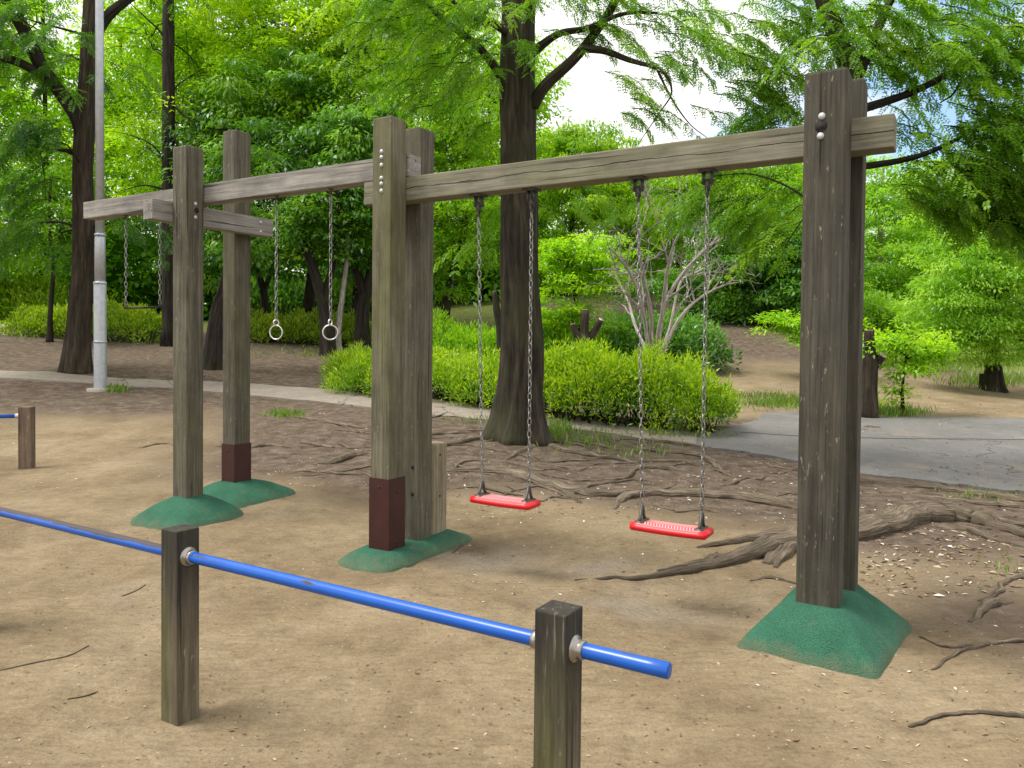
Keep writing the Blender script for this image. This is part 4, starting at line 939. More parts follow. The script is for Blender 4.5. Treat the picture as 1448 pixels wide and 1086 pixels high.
tree('forest_tree', 'deep green laurel-like tree mass behind the left grey beam', (500, 480, 25),
     [(505, 420, 25), (500, 330, 25), (480, 220, 25), (470, 120, 25)], 0.2, 0.08,
     [(400, 110, 24.5, 80, 40, 30), (550, 170, 23.8, 40, 50, 24), (310, 160, 24.5, 50, 40, 18), (420, 220, 24, 100, 50, 60), (500, 230, 23.5, 60, 70, 50), (330, 240, 24.5, 80, 60, 44), (400, 330, 25, 110, 50, 50), (500, 350, 25, 60, 60, 34), (300, 340, 26, 80, 50, 30)],
     'broad', 'leaf_cool', 'bark_dark', group=FG, rc=0.75, m=115, ll=0.2, lw=0.085, lbr=0.5, tvar=0.24, droop=0.6, tbase=0.6)
tree('forest_tree', 'lacy light green tree with a leaning dark trunk left of the big tree', (628, 478, 24),
     [(630, 440, 24), (640, 390, 24), (655, 330, 24), (660, 240, 24), (655, 120, 24)], 0.17, 0.08,
     [(640, 170, 23, 70, 70, 44), (660, 270, 22.5, 60, 60, 34), (610, 300, 23, 50, 60, 26), (620, 220, 24, 60, 60, 30), (660, 380, 24, 50, 50, 18), (560, 130, 25, 60, 70, 30), (690, 120, 24, 60, 80, 30)],
     'broad', 'leaf_mid', 'bark_dark', group=FG, rc=0.65, m=120, ll=0.15, lw=0.06, lbr=0.4, tbase=0.6)
# dark stems behind the hand rings
for (lab, base, tr, r0, lob) in [
    ('forked dark stem tree behind the left hand ring', (372, 470, 28), [(374, 440, 28), (372, 410, 28), (360, 370, 28), (350, 330, 28), (345, 250, 28)], 0.16, [(350, 340, 27, 70, 40, 18), (380, 290, 27, 60, 40, 18)]),
    ('dark many-branched tree behind the right hand ring', (465, 498, 22), [(462, 460, 22), (455, 420, 22), (440, 370, 22), (425, 330, 22), (420, 260, 22)], 0.2, [(440, 330, 22, 60, 40, 22), (470, 290, 22, 60, 40, 20)]),
    ('pale straight stem standing beside the right hand ring', (477, 500, 22.2), [(479, 460, 22.2), (484, 420, 22.2), (490, 370, 22.2), (494, 300, 22.2)], 0.1, [(500, 330, 22.3, 40, 40, 10)]),
    ('V-forked dark tree just left of the mossy post', (511, 484, 23), [(512, 450, 23), (516, 420, 23), (525, 380, 23), (535, 300, 23)], 0.22, [(530, 320, 23, 40, 50, 14)]),
    ('thick dark stem seen between the two left posts', (301, 524, 18), [(305, 490, 18), (310, 440, 18), (322, 400, 18), (330, 330, 18), (334, 200, 18)], 0.25, [(330, 300, 18.5, 40, 60, 8), (345, 220, 18.5, 40, 40, 8)]),
    ('slim dark tree beside the far clipped shrubs', (70, 470, 24), [(72, 430, 24), (75, 380, 24), (70, 320, 24), (72, 250, 24)], 0.08, [(70, 330, 24, 60, 50, 20), (40, 260, 24, 60, 60, 20)])]:
    bk = 'bark_pale' if 'pale' in lab else 'bark_dark'
    e, b_ = tree('forest_tree', lab, base, tr, r0, r0 * 0.45, lob, 'broad', 'leaf_deep', bk, group=FG, rc=0.6, m=100, ll=0.17, lw=0.075, lbr=0.5, tvar=0.18, flare=0.3 if r0 > .15 else 0)
    if 'V-forked' in lab or 'forked' in lab or 'many' in lab:
        q0 = tr[1]; add_limbs(e, [[(q0[0], q0[1], q0[2], r0 * .7), (q0[0] - 14, q0[1] - 45, q0[2], r0 * .6), (q0[0] - 24, q0[1] - 100, q0[2], r0 * .5), (q0[0] - 40, q0[1] - 170, q0[2], r0 * .3)],
                                  [(q0[0], q0[1] + 8, q0[2], r0 * .6), (q0[0] + 14, q0[1] - 40, q0[2], r0 * .5), (q0[0] + 22, q0[1] - 100, q0[2], r0 * .4), (q0[0] + 20, q0[1] - 160, q0[2], r0 * .3)]], bk)
tree('forest_tree', 'bright lime layered maple right of the big trunk', (822, 500, 20), [(822, 470, 20), (815, 430, 20), (808, 370, 20)], 0.1, 0.04,
     [(800, 370, 19.6, 50, 40, 30), (850, 390, 19.6, 50, 30, 22), (790, 430, 19.8, 50, 30, 18), (840, 350, 20, 50, 20, 16), (820, 445, 20, 50, 16, 14)], 'broad', 'leaf_lime', 'bark_dark', group=FG, rc=0.5, m=110, ll=0.12, lw=0.05, flat=0.22, lbr=0.7, tbase=0.6, droop=0.15)
tree('forest_tree', 'yellow-green cedar-like tree with pointed tops under the white sky gap', (800, 470, 34), [(805, 380, 34), (810, 280, 34), (815, 190, 34)], 0.2, 0.06,
     [(790, 270, 33, 50, 70, 50), (850, 290, 33, 60, 60, 50), (830, 230, 34, 60, 45, 34), (905, 280, 34, 50, 60, 40), (800, 210, 34.5, 40, 30, 20), (880, 220, 35, 40, 28, 16)], 'broad', 'leaf_yellow', 'bark_dark', group=FG, rc=0.7, m=120, ll=0.22, lw=0.07, lbr=0.5, tbase=0.55, droop=0.8)
tree('forest_tree', 'lit hillside tree behind the pale bare branches', (960, 450, 38), [(960, 380, 38), (965, 300, 38), (970, 230, 38)], 0.2, 0.06,
     [(950, 290, 37, 60, 60, 50), (1010, 270, 38, 60, 60, 46), (970, 230, 38, 50, 30, 24), (1060, 260, 39, 60, 50, 40), (1110, 260, 38, 60, 60, 40), (930, 350, 36, 60, 50, 34)], 'broad', 'leaf_mid', 'bark_dark', group=FG, rc=0.9, m=120, ll=0.24, lw=0.085, lbr=0.5, tbase=0.66, droop=0.6)
tree('forest_tree', 'dark layered tree leaning over the bare earth bank', (1060, 456, 30), [(1062, 410, 30), (1070, 360, 30), (1078, 300, 30)], 0.18, 0.06,
     [(1080, 370, 28.5, 70, 40, 54), (1110, 330, 29, 60, 40, 40), (1030, 340, 29.5, 50, 40, 30), (1110, 410, 28, 50, 22, 18), (1020, 410, 30, 60, 30, 26), (950, 420, 30, 60, 40, 26), (1170, 350, 29, 50, 60, 34)], 'broad', 'leaf_cool', 'bark_dark', group=FG, rc=0.75, m=130, ll=0.2, lw=0.08, flat=0.25, lbr=0.5, droop=0.3)
tree('forest_tree', 'low lime branch spray over the earth bank beside the right posts', (1170, 530, 21), [(1165, 490, 21), (1150, 460, 21), (1135, 445, 21)], 0.05, 0.02,
     [(1110, 455, 20.8, 45, 12, 14), (1140, 470, 20.6, 40, 18, 14), (1165, 455, 20.6, 40, 24, 16)], 'broad', 'leaf_lime', 'bark_dark', group=FG, rc=0.4, m=100, ll=0.12, lw=0.05, flat=0.25, droop=0.2)
tree('forest_tree', 'pale hazy-green tall tree far behind the young lime tree', (1235, 510, 34), [(1240, 420, 34), (1245, 320, 34), (1250, 220, 34)], 0.2, 0.05,
     [(1250, 330, 33, 60, 70, 60), (1290, 400, 33, 60, 60, 50), (1230, 430, 33, 50, 50, 36), (1300, 300, 34, 60, 50, 40), (1240, 250, 34, 50, 40, 26)], 'broad', 'leaf_pale', 'bark_pale', group=FG, rc=0.8, m=120, ll=0.2, lw=0.08, tbase=0.55, lbr=0.4)
tree('shade_tree', 'full pale green tree with flared dark trunk at the right edge', (1405, 553, 20), [(1405, 520, 20), (1404, 480, 20), (1402, 420, 20), (1400, 340, 20)], 0.21, 0.08,
     [(1380, 380, 19.4, 70, 50, 60), (1430, 400, 19.4, 60, 60, 56), (1340, 430, 19.4, 50, 40, 36), (1400, 330, 19.8, 60, 40, 40), (1440, 470, 19.4, 60, 40, 36), (1370, 470, 19.2, 60, 30, 34), (1470, 350, 20, 60, 70, 40)], 'broad', 'leaf_pale', 'bark_dark', rc=0.55, m=130, ll=0.12, lw=0.045, flare=0.6, flare_h=0.3, lbr=0.5, tbase=0.55, droop=0.6)
tree('young_tree', 'young slim lime-leaved tree on the far verge of the road', (1278, 588, 14.9), [(1276, 560, 14.9), (1278, 530, 14.9), (1284, 500, 14.9), (1300, 475, 14.9)], 0.035, 0.015,
     [(1280, 485, 14.8, 52, 26, 22), (1320, 492, 14.8, 30, 24, 12), (1250, 490, 14.8, 30, 28, 12), (1300, 520, 14.7, 36, 16, 8), (1260, 550, 14.9, 14, 16, 4)], 'broad', 'leaf_lime', 'bark_dark', rc=0.3, m=60, ll=0.11, lw=0.05, flat=0.35, branches=0.5, lbr=1.0, seg=8, tbase=0.6, droop=0.3)
ov, ovp = tree('shade_tree', 'overhanging dark green tree whose trunk rises behind the right posts', (1180, 680, 8.6), [(1182, 560, 8.6), (1184, 400, 8.65), (1186, 250, 8.7), (1203, 125, 8.8), (1197, 90, 8.85), (1180, 40, 8.9), (1165, 0, 9.0), (1150, -80, 9.1)], 0.125, 0.085,
     [(1330, 60, 8.4, 110, 60, 44), (1400, 180, 8.2, 70, 70, 62), (1320, 240, 8.6, 60, 50, 44), (1430, 290, 8.4, 50, 40, 40), (1260, 40, 9.4, 70, 50, 18), (1420, 40, 8, 80, 60, 30), (1200, 20, 9.0, 60, 40, 16), (1330, -60, 8.6, 160, 50, 34), (1370, 285, 8.8, 60, 25, 30), (1265, 180, 9.2, 25, 50, 6), (1480, 160, 8, 60, 150, 34), (1195, 70, 8.8, 30, 30, 12), (1095, 285, 9.4, 50, 25, 16), (1020, 270, 9.7, 50, 14, 9), (1120, 330, 9.2, 20, 25, 7), (960, 285, 10, 40, 12, 5), (1085, 165, 9.4, 50, 22, 12)],
     'feather', 'leaf_mid', 'bark_big', branches=0, twl=0.65, fronds=(0.2, 7, 0.055, 0.021), lbr=0.45, tbase=0.54, seg=16)
add_limbs(ov, [[(1202, 125, 8.8, .08), (1225, 80, 8.9, .06), (1250, 20, 9.0, .05), (1280, -40, 9.1, .04)], [(1200, 160, 8.8, .055), (1290, 130, 8.8, .042), (1370, 92, 8.8, .035), (1450, 78, 8.2, .03), (1500, 70, 8, .03)],
               [(1370, 92, 8.8, .018), (1350, 130, 8.7, .012), (1330, 145, 8.6, .008)], [(1190, 240, 8.7, .045), (1300, 220, 8.7, .03), (1400, 175, 8.6, .02), (1460, 165, 8.2, .018)],
               [(1186, 330, 8.7, .03), (1150, 290, 9.0, .018), (1110, 262, 9.3, .012), (1060, 246, 9.5, .009), (1000, 250, 9.7, .005)], [(1150, 290, 9.0, .010), (1128, 320, 9.2, .008), (1110, 350, 9.3, .004)]], 'bark_dark')
# low hanging spray left of the right posts
F = Foliage()
# trees deeper in the wood, beyond the clearing
deep = []
for i, (px, Y, top, w, mt) in enumerate([(-60, 30, -40, 150, 'leaf_lime'), (60, 34, -60, 150, 'leaf_lime'), (170, 38, 0, 120, 'leaf_yellow'), (300, 36, -60, 140, 'leaf_mid'), (560, 36, -80, 140, 'leaf_yellow'), (690, 36, 60, 110, 'leaf_lime'), (620, 40, -100, 120, 'leaf_mid'),
                                          (1180, 46, 250, 90, 'leaf_pale'), (1330, 44, 230, 110, 'leaf_pale'), (1470, 40, 200, 110, 'leaf_mid'), (1060, 48, 215, 90, 'leaf_lime'), (900, 48, 205, 80, 'leaf_lime'), (750, 46, 170, 70, 'leaf_yellow')]):
    lob = []; hgt = 440 - top
    for k in range(5): lob.append((px + random.uniform(-0.45, 0.45) * w, top + hgt * (0.15 + 0.18 * k) + random.uniform(-15, 15), Y + random.uniform(-1, 1), w * (0.5 + 0.08 * k), hgt * 0.15, 40))
    where = ['beyond the left sand edge', 'behind the lamp pole', 'between lamp pole and left post', 'behind the tall rear post', 'behind the mossy post top', 'just left of the big trunk', 'high above the leaning trunk',
             'behind the right posts', 'behind the young lime tree', 'at the far right edge', 'beside the right post under the sky', 'below the white sky gap', 'peeking right of the big trunk'][i]
    tree('forest_tree', 'far leafy wood tree ' + where, (px, 475, Y), [(px, 380, Y), (px + 5, 250 if top < 200 else 330, Y), (px, max(top + 40, -40), Y)], 0.2, 0.07, lob, 'broad', mt, 'bark_dark', group=FG, rc=1.1, m=95, ll=0.28, lw=0.12, branches=0.1, lbr=0.6, tvar=0.2, seg=8, tbase=0.64)

# far-off wood that reads as one mass
F = Foliage()
for (x0, x1, y0, y1, Y0, Y1, n, tb) in [(-200, 760, 60, 470, 44, 56, 700, 0.5), (760, 1160, 230, 460, 52, 60, 240, 0.45), (1160, 1700, 280, 500, 48, 58, 260, 0.6), (100, 700, 330, 480, 33, 40, 380, 0.04), (-150, 160, 330, 455, 36, 42, 120, 0.5), (640, 1060, 380, 470, 34, 40, 130, 0.3), (1180, 1600, 430, 510, 40, 46, 90, 0.5)]:  # lowest tint band paints the deep shade of the understory into its leaves
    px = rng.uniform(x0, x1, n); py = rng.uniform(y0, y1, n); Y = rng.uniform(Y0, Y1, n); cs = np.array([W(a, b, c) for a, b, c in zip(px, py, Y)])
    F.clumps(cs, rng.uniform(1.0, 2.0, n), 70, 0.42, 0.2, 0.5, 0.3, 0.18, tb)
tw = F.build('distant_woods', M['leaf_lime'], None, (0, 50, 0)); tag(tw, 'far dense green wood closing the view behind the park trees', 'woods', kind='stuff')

# ------------------------------------------------------------------ hedges and shrubs
def hedge(name, label, line, hts, depth, mat, n, m, ll, lw, rc=0.2, stems=40, cat='hedge', group=None, tb=0.5, up=0.9):
    """line: world base points; hts: heights at them"""
    P = np.array(catmull(line, 60)); hh = np.interp(np.linspace(0, 1, 60), np.linspace(0, 1, len(hts)), hts)
    c = P[30].copy(); c[2] = Hs(c[0], c[1]); e = empty(name, tuple(map(float, c))); tag(e, label, cat, group)
    i = rng.integers(0, 60, n); tang = np.gradient(P, axis=0)[i]; tang[:, 2] = 0; tang /= np.linalg.norm(tang, axis=1, keepdims=True); sd = np.cross(tang, (0, 0, 1.0))
    f = rng.uniform(-1, 1, n); endt = np.clip(np.minimum(i, 59 - i) / 4.0, 0.3, 1) ** 0.5
    prof = np.sqrt(np.clip(1 - np.abs(f) ** 2.6, 0, 1)) * endt * (1 + 0.5 * vnoise(i * 0.37, f * 1.3 + 3, 8))
    top = hh[i] * prof; v = rng.random(n) ** 0.5; low = 0.3 * hh[i]
    h = low + (top - low) * v
    cs = P[i] + sd * (f * depth / 2)[:, None] + tang * (rng.normal(size=n) * 0.06)[:, None]; cs[:, 2] = H(cs[:, 0], cs[:, 1]) + h
    F = Foliage(); mm = n * m
    off = rvec(mm) * (rng.random(mm) ** 0.4)[:, None] * rc; pos = np.repeat(cs, m, 0) + off
    ax = off / rc * 0.8 + rvec(mm) * 0.5 + np.array((0, 0, up)); nr = rvec(mm) * 0.8 + np.array((0, -0.3, 0.6))
    t = np.repeat(tb + 0.75 * (v - 0.66) + rng.normal(size=n) * 0.12, m) + rng.normal(size=mm) * 0.1  # lime tips, plus the hedge's inner shade painted as darker tint lower down
    F.put(pos, ax, nr, ll * rng.uniform(0.6, 1.3, mm), lw * rng.uniform(0.7, 1.2, mm), t)
    # longer new shoots along the top
    k = n // 2; j = rng.choice(n, k); sp = cs[j].copy(); sp[:, 2] += rng.uniform(0, 0.12, k) * hh[i[j]]
    for q in range(6):
        b = sp + rvec(k) * 0.02; b[:, 2] += q * 0.02; a = rvec(k) * 0.8 + np.array((0, 0, 1.0)); F.put(b, a, rvec(k), ll * rng.uniform(0.9, 1.5, k), np.full(k, lw * 0.8), np.clip(rng.normal(tb + 0.3, 0.12, k), 0, 1))
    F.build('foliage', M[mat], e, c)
    mb = MB()
    for s in range(stems):
        a = random.randint(1, 58); b0 = P[a] + np.array((random.uniform(-.2, .2), random.uniform(-.35, .35) * depth, 0)); b0[2] = Hs(b0[0], b0[1]) - 0.03
        for q in range(3):
            b1 = b0 + np.array((random.uniform(-.35, .35), random.uniform(-.3, .3), hh[a] * random.uniform(.45, .8))); limb(mb, b0, b1, 0.012, 0.005, 0.05, 5, 4)
    if stems: mb.build('stems', M['bark_brown'], e)
    return e
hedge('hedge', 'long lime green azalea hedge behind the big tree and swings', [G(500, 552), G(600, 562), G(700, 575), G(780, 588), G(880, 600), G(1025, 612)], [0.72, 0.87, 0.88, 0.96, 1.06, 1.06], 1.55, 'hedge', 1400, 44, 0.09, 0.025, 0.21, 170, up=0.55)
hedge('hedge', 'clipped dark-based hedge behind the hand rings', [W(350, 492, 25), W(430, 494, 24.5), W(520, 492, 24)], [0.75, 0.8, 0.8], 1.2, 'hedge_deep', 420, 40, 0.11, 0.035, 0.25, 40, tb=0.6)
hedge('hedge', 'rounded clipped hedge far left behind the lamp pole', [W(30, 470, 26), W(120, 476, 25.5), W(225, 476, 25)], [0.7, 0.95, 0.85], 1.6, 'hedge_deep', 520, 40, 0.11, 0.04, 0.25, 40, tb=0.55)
hedge('shrub', 'loose strappy green shrub left of the mossy middle post', [W(475, 532, 16.6), W(500, 536, 16.4), W(525, 540, 16.2)], [0.5, 0.75, 0.55], 0.9, 'hedge_deep', 150, 40, 0.17, 0.02, 0.2, 0, cat='shrub', up=0.7)
hedge('shrub', 'low bright shrubs under the wood beyond the left hedge', [W(-80, 452, 31), W(0, 455, 31), W(90, 452, 31)], [1.4, 1.8, 1.3], 2.0, 'hedge', 300, 40, 0.16, 0.06, 0.4, 20, cat='shrub')
hedge('shrub', 'green undergrowth between hedge and wood behind the big trunk', [W(600, 500, 22), W(680, 505, 21), W(780, 508, 20), W(860, 505, 20)], [1.2, 1.1, 1.2, 1.0], 1.6, 'leaf_lime', 460, 40, 0.13, 0.05, 0.32, 40, cat='shrub', tb=0.45)
hedge('shrub', 'dark undergrowth under the trees behind the rings', [W(330, 468, 31), W(420, 468, 31), W(560, 470, 31)], [1.8, 1.5, 1.8], 2.2, 'leaf_deep', 360, 40, 0.2, 0.08, 0.45, 30, cat='shrub', tb=0.4)

hedge('shrub', 'dark leafy shrubs between hedge and bare earth bank', [W(850, 500, 20.5), W(920, 500, 21), W(1000, 498, 22)], [1.5, 1.4, 1.2], 1.8, 'leaf_cool', 300, 44, 0.16, 0.06, 0.4, 0, cat='shrub', tb=0.42, up=0.2)
hedge('shrub', 'pale green bushes at the foot of the wood behind the young lime tree', [W(1215, 520, 30), W(1300, 520, 30), W(1480, 512, 30)], [1.3, 0.9, 1.2], 2.0, 'leaf_pale', 240, 44, 0.2, 0.075, 0.5, 0, cat='shrub', tb=0.5, up=0.2)
hedge('shrub', 'low tangled greenery on top of the bare earth bank', [W(985, 470, 29), W(1060, 462, 29), W(1160, 462, 29)], [1.3, 1.1, 1.3], 2.0, 'leaf_deep', 240, 44, 0.2, 0.08, 0.45, 0, cat='shrub', tb=0.5, up=0.2)
# ------------------------------------------------------------------ pale bare pruned shrub, stumps
def bare():
    b = W(930, 500, 17.5); b[2] = Hs(b[0], b[1]); e = empty('bare_tree', tuple(map(float, b))); tag(e, 'leafless tree of pale twisting branches behind the hedge', 'tree')
    mb = MB()
    def grow(p, dirv, Ln, r, lev):
        pts = [p]; q = p.copy(); dv = dirv.copy()
        for i in range(5):
            dv = dv + rvec(1)[0] * 0.28; dv[2] += 0.05; dv /= np.linalg.norm(dv); q = q + dv * Ln / 5; pts.append(q.copy())
        mb.tube(catmull(pts, 12), [r * (1 - 0.6 * i / 11) for i in range(12)], 6, ridge=0.1)
        if lev < 4:
            for k in range(random.choice((2, 3, 3))):
                f = random.choice((2, 3, 4, 5)); nd = dv * 0.7 + rvec(1)[0] * 0.85; nd[1] *= 0.7; nd[2] = abs(nd[2]) * 0.7 if lev < 2 else nd[2] * 0.7 + 0.1; nd /= np.linalg.norm(nd); grow(pts[f].copy(), nd, Ln * random.uniform(0.6, 0.85), r * 0.62, lev + 1)
    mains = [[(918, 500, .055), (912, 455, .05), (902, 410, .042), (884, 375, .03), (862, 350, .014)], [(928, 500, .06), (934, 455, .055), (950, 410, .045), (978, 372, .034), (1008, 345, .022), (1036, 330, .01)],
             [(922, 500, .055), (920, 440, .05), (910, 390, .04), (903, 345, .03), (916, 300, .018), (930, 275, .008)], [(936, 500, .05), (958, 455, .042), (985, 425, .034), (1020, 405, .024), (1050, 398, .01)],
             [(930, 500, .05), (938, 430, .045), (944, 380, .036), (958, 335, .026), (990, 300, .012)], [(916, 500, .045), (898, 460, .038), (888, 425, .028), (872, 395, .016), (858, 388, .008)], [(934, 500, .045), (948, 460, .038), (962, 400, .03), (985, 385, .02), (1010, 372, .01)]]
    for mn in mains:
        ys = 17.5 + random.uniform(-.5, .5); P = [W(q[0], q[1], 17.5 + (ys - 17.5) * i) for i, q in enumerate(mn)]; pts = catmull(P, 24); rr = np.interp(np.linspace(0, 1, 24), np.linspace(0, 1, len(mn)), [q[2] for q in mn]); mb.tube(pts, list(rr), 7, ridge=0.1)
        for k in range(5):
            i = random.randint(7, 21); nd = (pts[i] - pts[i - 2]); nd = nd / np.linalg.norm(nd) + rvec(1)[0] * 0.8; nd /= np.linalg.norm(nd); grow(pts[i].copy(), nd, random.uniform(.5, .9), rr[i] * 0.6 + 0.004, 2)
    mb.build('branches', M['bark_pale'], e)
bare()
def stump(label, base, pts, stubs, mat='bark_brown'):
    b = W(*base); b[2] = Hs(b[0], b[1]) - .05; e = empty('tree_stump', tuple(map(float, b))); tag(e, label, 'tree stump')
    mb = MB(); cuts = []
    def cut_end(q, t, r):
        c = MB(); c.lathe(q, t, [(r * .93, -.01), (r * .9, .006)], 14); cuts.append(c)
    P = catmull([b] + [W(*q[:3]) for q in pts], 14); rr = np.interp(np.linspace(0, 1, 14), np.linspace(0, 1, len(pts) + 1), [pts[0][3] * 1.3] + [q[3] for q in pts]); mb.tube(P, list(rr), 14, ridge=0.14)
    cut_end(P[-1], P[-1] - P[-2], rr[-1])
    for s in stubs:
        Q = catmull([W(*q[:3]) for q in s], 8); r2 = np.interp(np.linspace(0, 1, 8), np.linspace(0, 1, len(s)), [q[3] for q in s]); mb.tube(Q, list(r2), 10, ridge=0.14); cut_end(Q[-1], Q[-1] - Q[-2], r2[-1])
    mb.build('trunk', M[mat], e); [c.build('cut_face', M['cut_wood'], e) for c in cuts]
stump('lopped brown trunk with cut stubs behind the right posts', (1229, 582, 14.6), [(1229, 550, 14.6, .14), (1230, 515, 14.6, .13), (1229, 490, 14.6, .1), (1229, 467, 14.6, .085)], [[(1230, 525, 14.6, .11), (1240, 512, 14.6, .10), (1249, 502, 14.5, .085)]])
stump('pruned brown stump with three stubs behind the hedge', (826, 510, 16.5), [(826, 490, 16.5, .16), (826, 470, 16.5, .1), (828, 438, 16.5, .08)], [[(826, 490, 16.5, .1), (840, 470, 16.5, .08), (850, 452, 16.4, .06)], [(824, 490, 16.5, .1), (814, 470, 16.5, .07), (810, 458, 16.5, .06)]])
stump('short leaning broken stump left of the big trunk', (712, 500, 20), [(708, 470, 20, .12), (703, 440, 20, .1), (699, 412, 20, .06)], [], 'bark_dark')
stump('small weathered stump on the mound under the right edge tree', (1388, 556, 20.5), [(1388, 545, 20.5, .07), (1388, 528, 20.5, .06)], [])
def boulder(label, base, s):
    b = W(*base); b[2] = Hs(b[0], b[1]); bm = bmesh.new(); bmesh.ops.create_icosphere(bm, subdivisions=3, radius=1)
    for v in bm.verts: v.co = Vector((v.co.x * s[0], v.co.y * s[1], v.co.z * s[2])) * (1 + 0.25 * mnoise.noise(v.co * 1.6 + Vector(b))); v.co.z += s[2] * 0.4
    me = bpy.data.meshes.new('boulder'); bm.to_mesh(me); bm.free(); o = link('boulder', me, M['stone'], None, b); tag(o, label, 'boulder')
boulder('pale flat stone at the far left edge beside the hedge', (12, 467, 26.5), (0.45, 0.3, 0.18))


# ------------------------------------------------------------------ roots
ROOTP = {}
def root_mesh(parent, strands, origin, name='surface_root'):
    mb = MB()
    for st in strands:
        P = [G(q[0], q[1]) for q in st]; rr = [q[2] * 1.15 for q in st]
        for i, q in enumerate(P): q[2] = gz(q[0], q[1]) + 0.004 + rr[i] * (0.22 if 0 < i < len(P) - 1 else -0.5)
        n = max(10, 7 * len(P)); pts = catmull(P, n); rad = np.interp(np.linspace(0, 1, n), np.linspace(0, 1, len(rr)), rr)
        ph = random.uniform(0, 90)
        for i in range(n):
            w = rad[i] * 0.5 + 0.012; pts[i] = pts[i] + np.array((mnoise.noise(Vector((i * .33, ph, 0))), mnoise.noise(Vector((i * .33, ph, 7))), 0.5 * mnoise.noise(Vector((i * .4, ph, 3))))) * w
        mb.tube(pts, list(rad), 12 if max(rr) > .05 else 8, ridge=0.2, nseed=ph, nscale=1.4, squash=0.8)
    return mb.build(name, M['root'], parent, origin=origin)
for st in [[(640, 664, .03), (700, 669, .05), (750, 680, .055), (800, 694, .06), (850, 700, .05), (905, 700, .05), (965, 702, .06), (1050, 708, .06), (1138, 722, .055), (1230, 728, .04)],
           [(790, 692, .05), (808, 702, .03), (822, 714, .012)], [(868, 722, .02), (880, 706, .045), (915, 699, .045), (960, 700, .03)],
           [(770, 626, .07), (800, 637, .05), (840, 645, .04), (880, 650, .03), (905, 656, .02)], [(850, 622, .02), (920, 637, .035), (985, 643, .035), (1008, 655, .04), (1028, 672, .015)],
           [(845, 678, .012), (882, 676, .02), (905, 663, .035), (945, 664, .035), (985, 672, .02)], [(870, 655, .015), (920, 652, .028), (965, 652, .02), (990, 656, .012)],
           [(755, 628, .05), (735, 640, .03), (708, 654, .025)], [(695, 615, .06), (660, 624, .04), (635, 630, .03), (605, 632, .02)], [(690, 650, .02), (655, 655, .025), (640, 665, .015)],
           [(524, 608, .02), (480, 602, .035), (440, 594, .03), (405, 588, .015)], [(522, 640, .02), (495, 645, .045), (470, 655, .035), (440, 658, .02)], [(470, 632, .03), (440, 628, .02), (420, 625, .012)], [(420, 632, .012), (380, 630, .02), (345, 634, .02), (300, 632, .01)],
           [(250, 629, .012), (225, 628, .02), (196, 633, .01)], [(560, 612, .015), (600, 616, .03), (650, 612, .035)], [(520, 670, .012), (480, 672, .02), (455, 668, .012)],
           [(880, 618, .015), (950, 628, .03), (1010, 634, .02)], [(800, 622, .03), (850, 632, .025), (900, 640, .012)], [(640, 690, .01), (680, 690, .02), (740, 700, .012)]]:
    root_mesh(big, [st], G(st[len(st) // 2][0], st[len(st) // 2][1]))
for k in range(46):
    x = random.uniform(400, 1120); y = random.uniform(612 if x > 640 else 590, 715 if x > 640 else 675); r0 = random.uniform(.008, .02); st = [(x, y, .004)]; up_ = random.uniform(-5, 5)
    for q in range(random.randint(3, 5)):
        x += random.uniform(14, 34); y += up_ + random.uniform(-7, 7); y = max(608 if x > 640 else 586, y); st.append((x, y, r0 * random.uniform(.6, 1.1)))
    st[-1] = (st[-1][0], st[-1][1], .003)
    root_mesh(big, [st], G(st[1][0], st[1][1]))
def root_thing(label, strands):
    m = strands[0][len(strands[0]) // 2]; o = root_mesh(None, strands, G(m[0], m[1]), 'tree_root'); tag(o, label, 'tree root', 'exposed roots on the right')
root_thing('thick arching root running behind the right green mound', [
    [(1500, 778, .006), (1455, 760, .025), (1415, 746, .055), (1370, 735, .095), (1310, 733, .13), (1255, 750, .12), (1200, 760, .10), (1140, 762, .095), (1095, 775, .085), (1055, 787, .07), (1010, 798, .045), (960, 808, .03), (900, 815, .02), (815, 816, .01)],
    [(1160, 756, .05), (1105, 760, .05), (1050, 766, .035), (985, 774, .012)], [(1150, 760, .05), (1110, 775, .05), (1080, 796, .03)], [(1165, 764, .05), (1120, 778, .05), (1095, 800, .02)], [(1060, 784, .05), (1020, 790, .04), (970, 800, .02), (930, 806, .012)],
    [(1350, 735, .05), (1400, 738, .05), (1440, 742, .035), (1500, 748, .015)], [(1330, 745, .05), (1370, 752, .035), (1410, 764, .018), (1450, 774, .006)]])
root_thing('long thin root along the road edge at the right', [[(1250, 688, .02), (1310, 690, .035), (1370, 698, .04), (1430, 707, .05), (1500, 716, .05)], [(1310, 703, .02), (1380, 712, .03), (1440, 718, .03), (1500, 724, .03)]])
root_thing('low bent root near the right picture edge beyond the mound', [[(1372, 878, .012), (1395, 858, .026), (1412, 852, .022), (1430, 850, .012)], [(1384, 848, .008), (1408, 840, .016), (1420, 822, .016), (1448, 814, .018), (1490, 812, .018)]])
root_thing('forked shallow root below the right mound', [[(1318, 948, .006), (1345, 930, .008), (1390, 912, .011), (1448, 904, .013), (1520, 900, .014)], [(1300, 900, .004), (1345, 916, .008), (1400, 908, .01)]])
root_thing('half-buried pale root at the lower right corner', [[(1285, 1030, .005), (1330, 1018, .007), (1390, 1014, .009), (1448, 1018, .011), (1520, 1024, .018)]])
root_thing('short thin root piece beside the right mound', [[(1060, 820, .006), (1090, 816, .014), (1125, 823, .007)]])

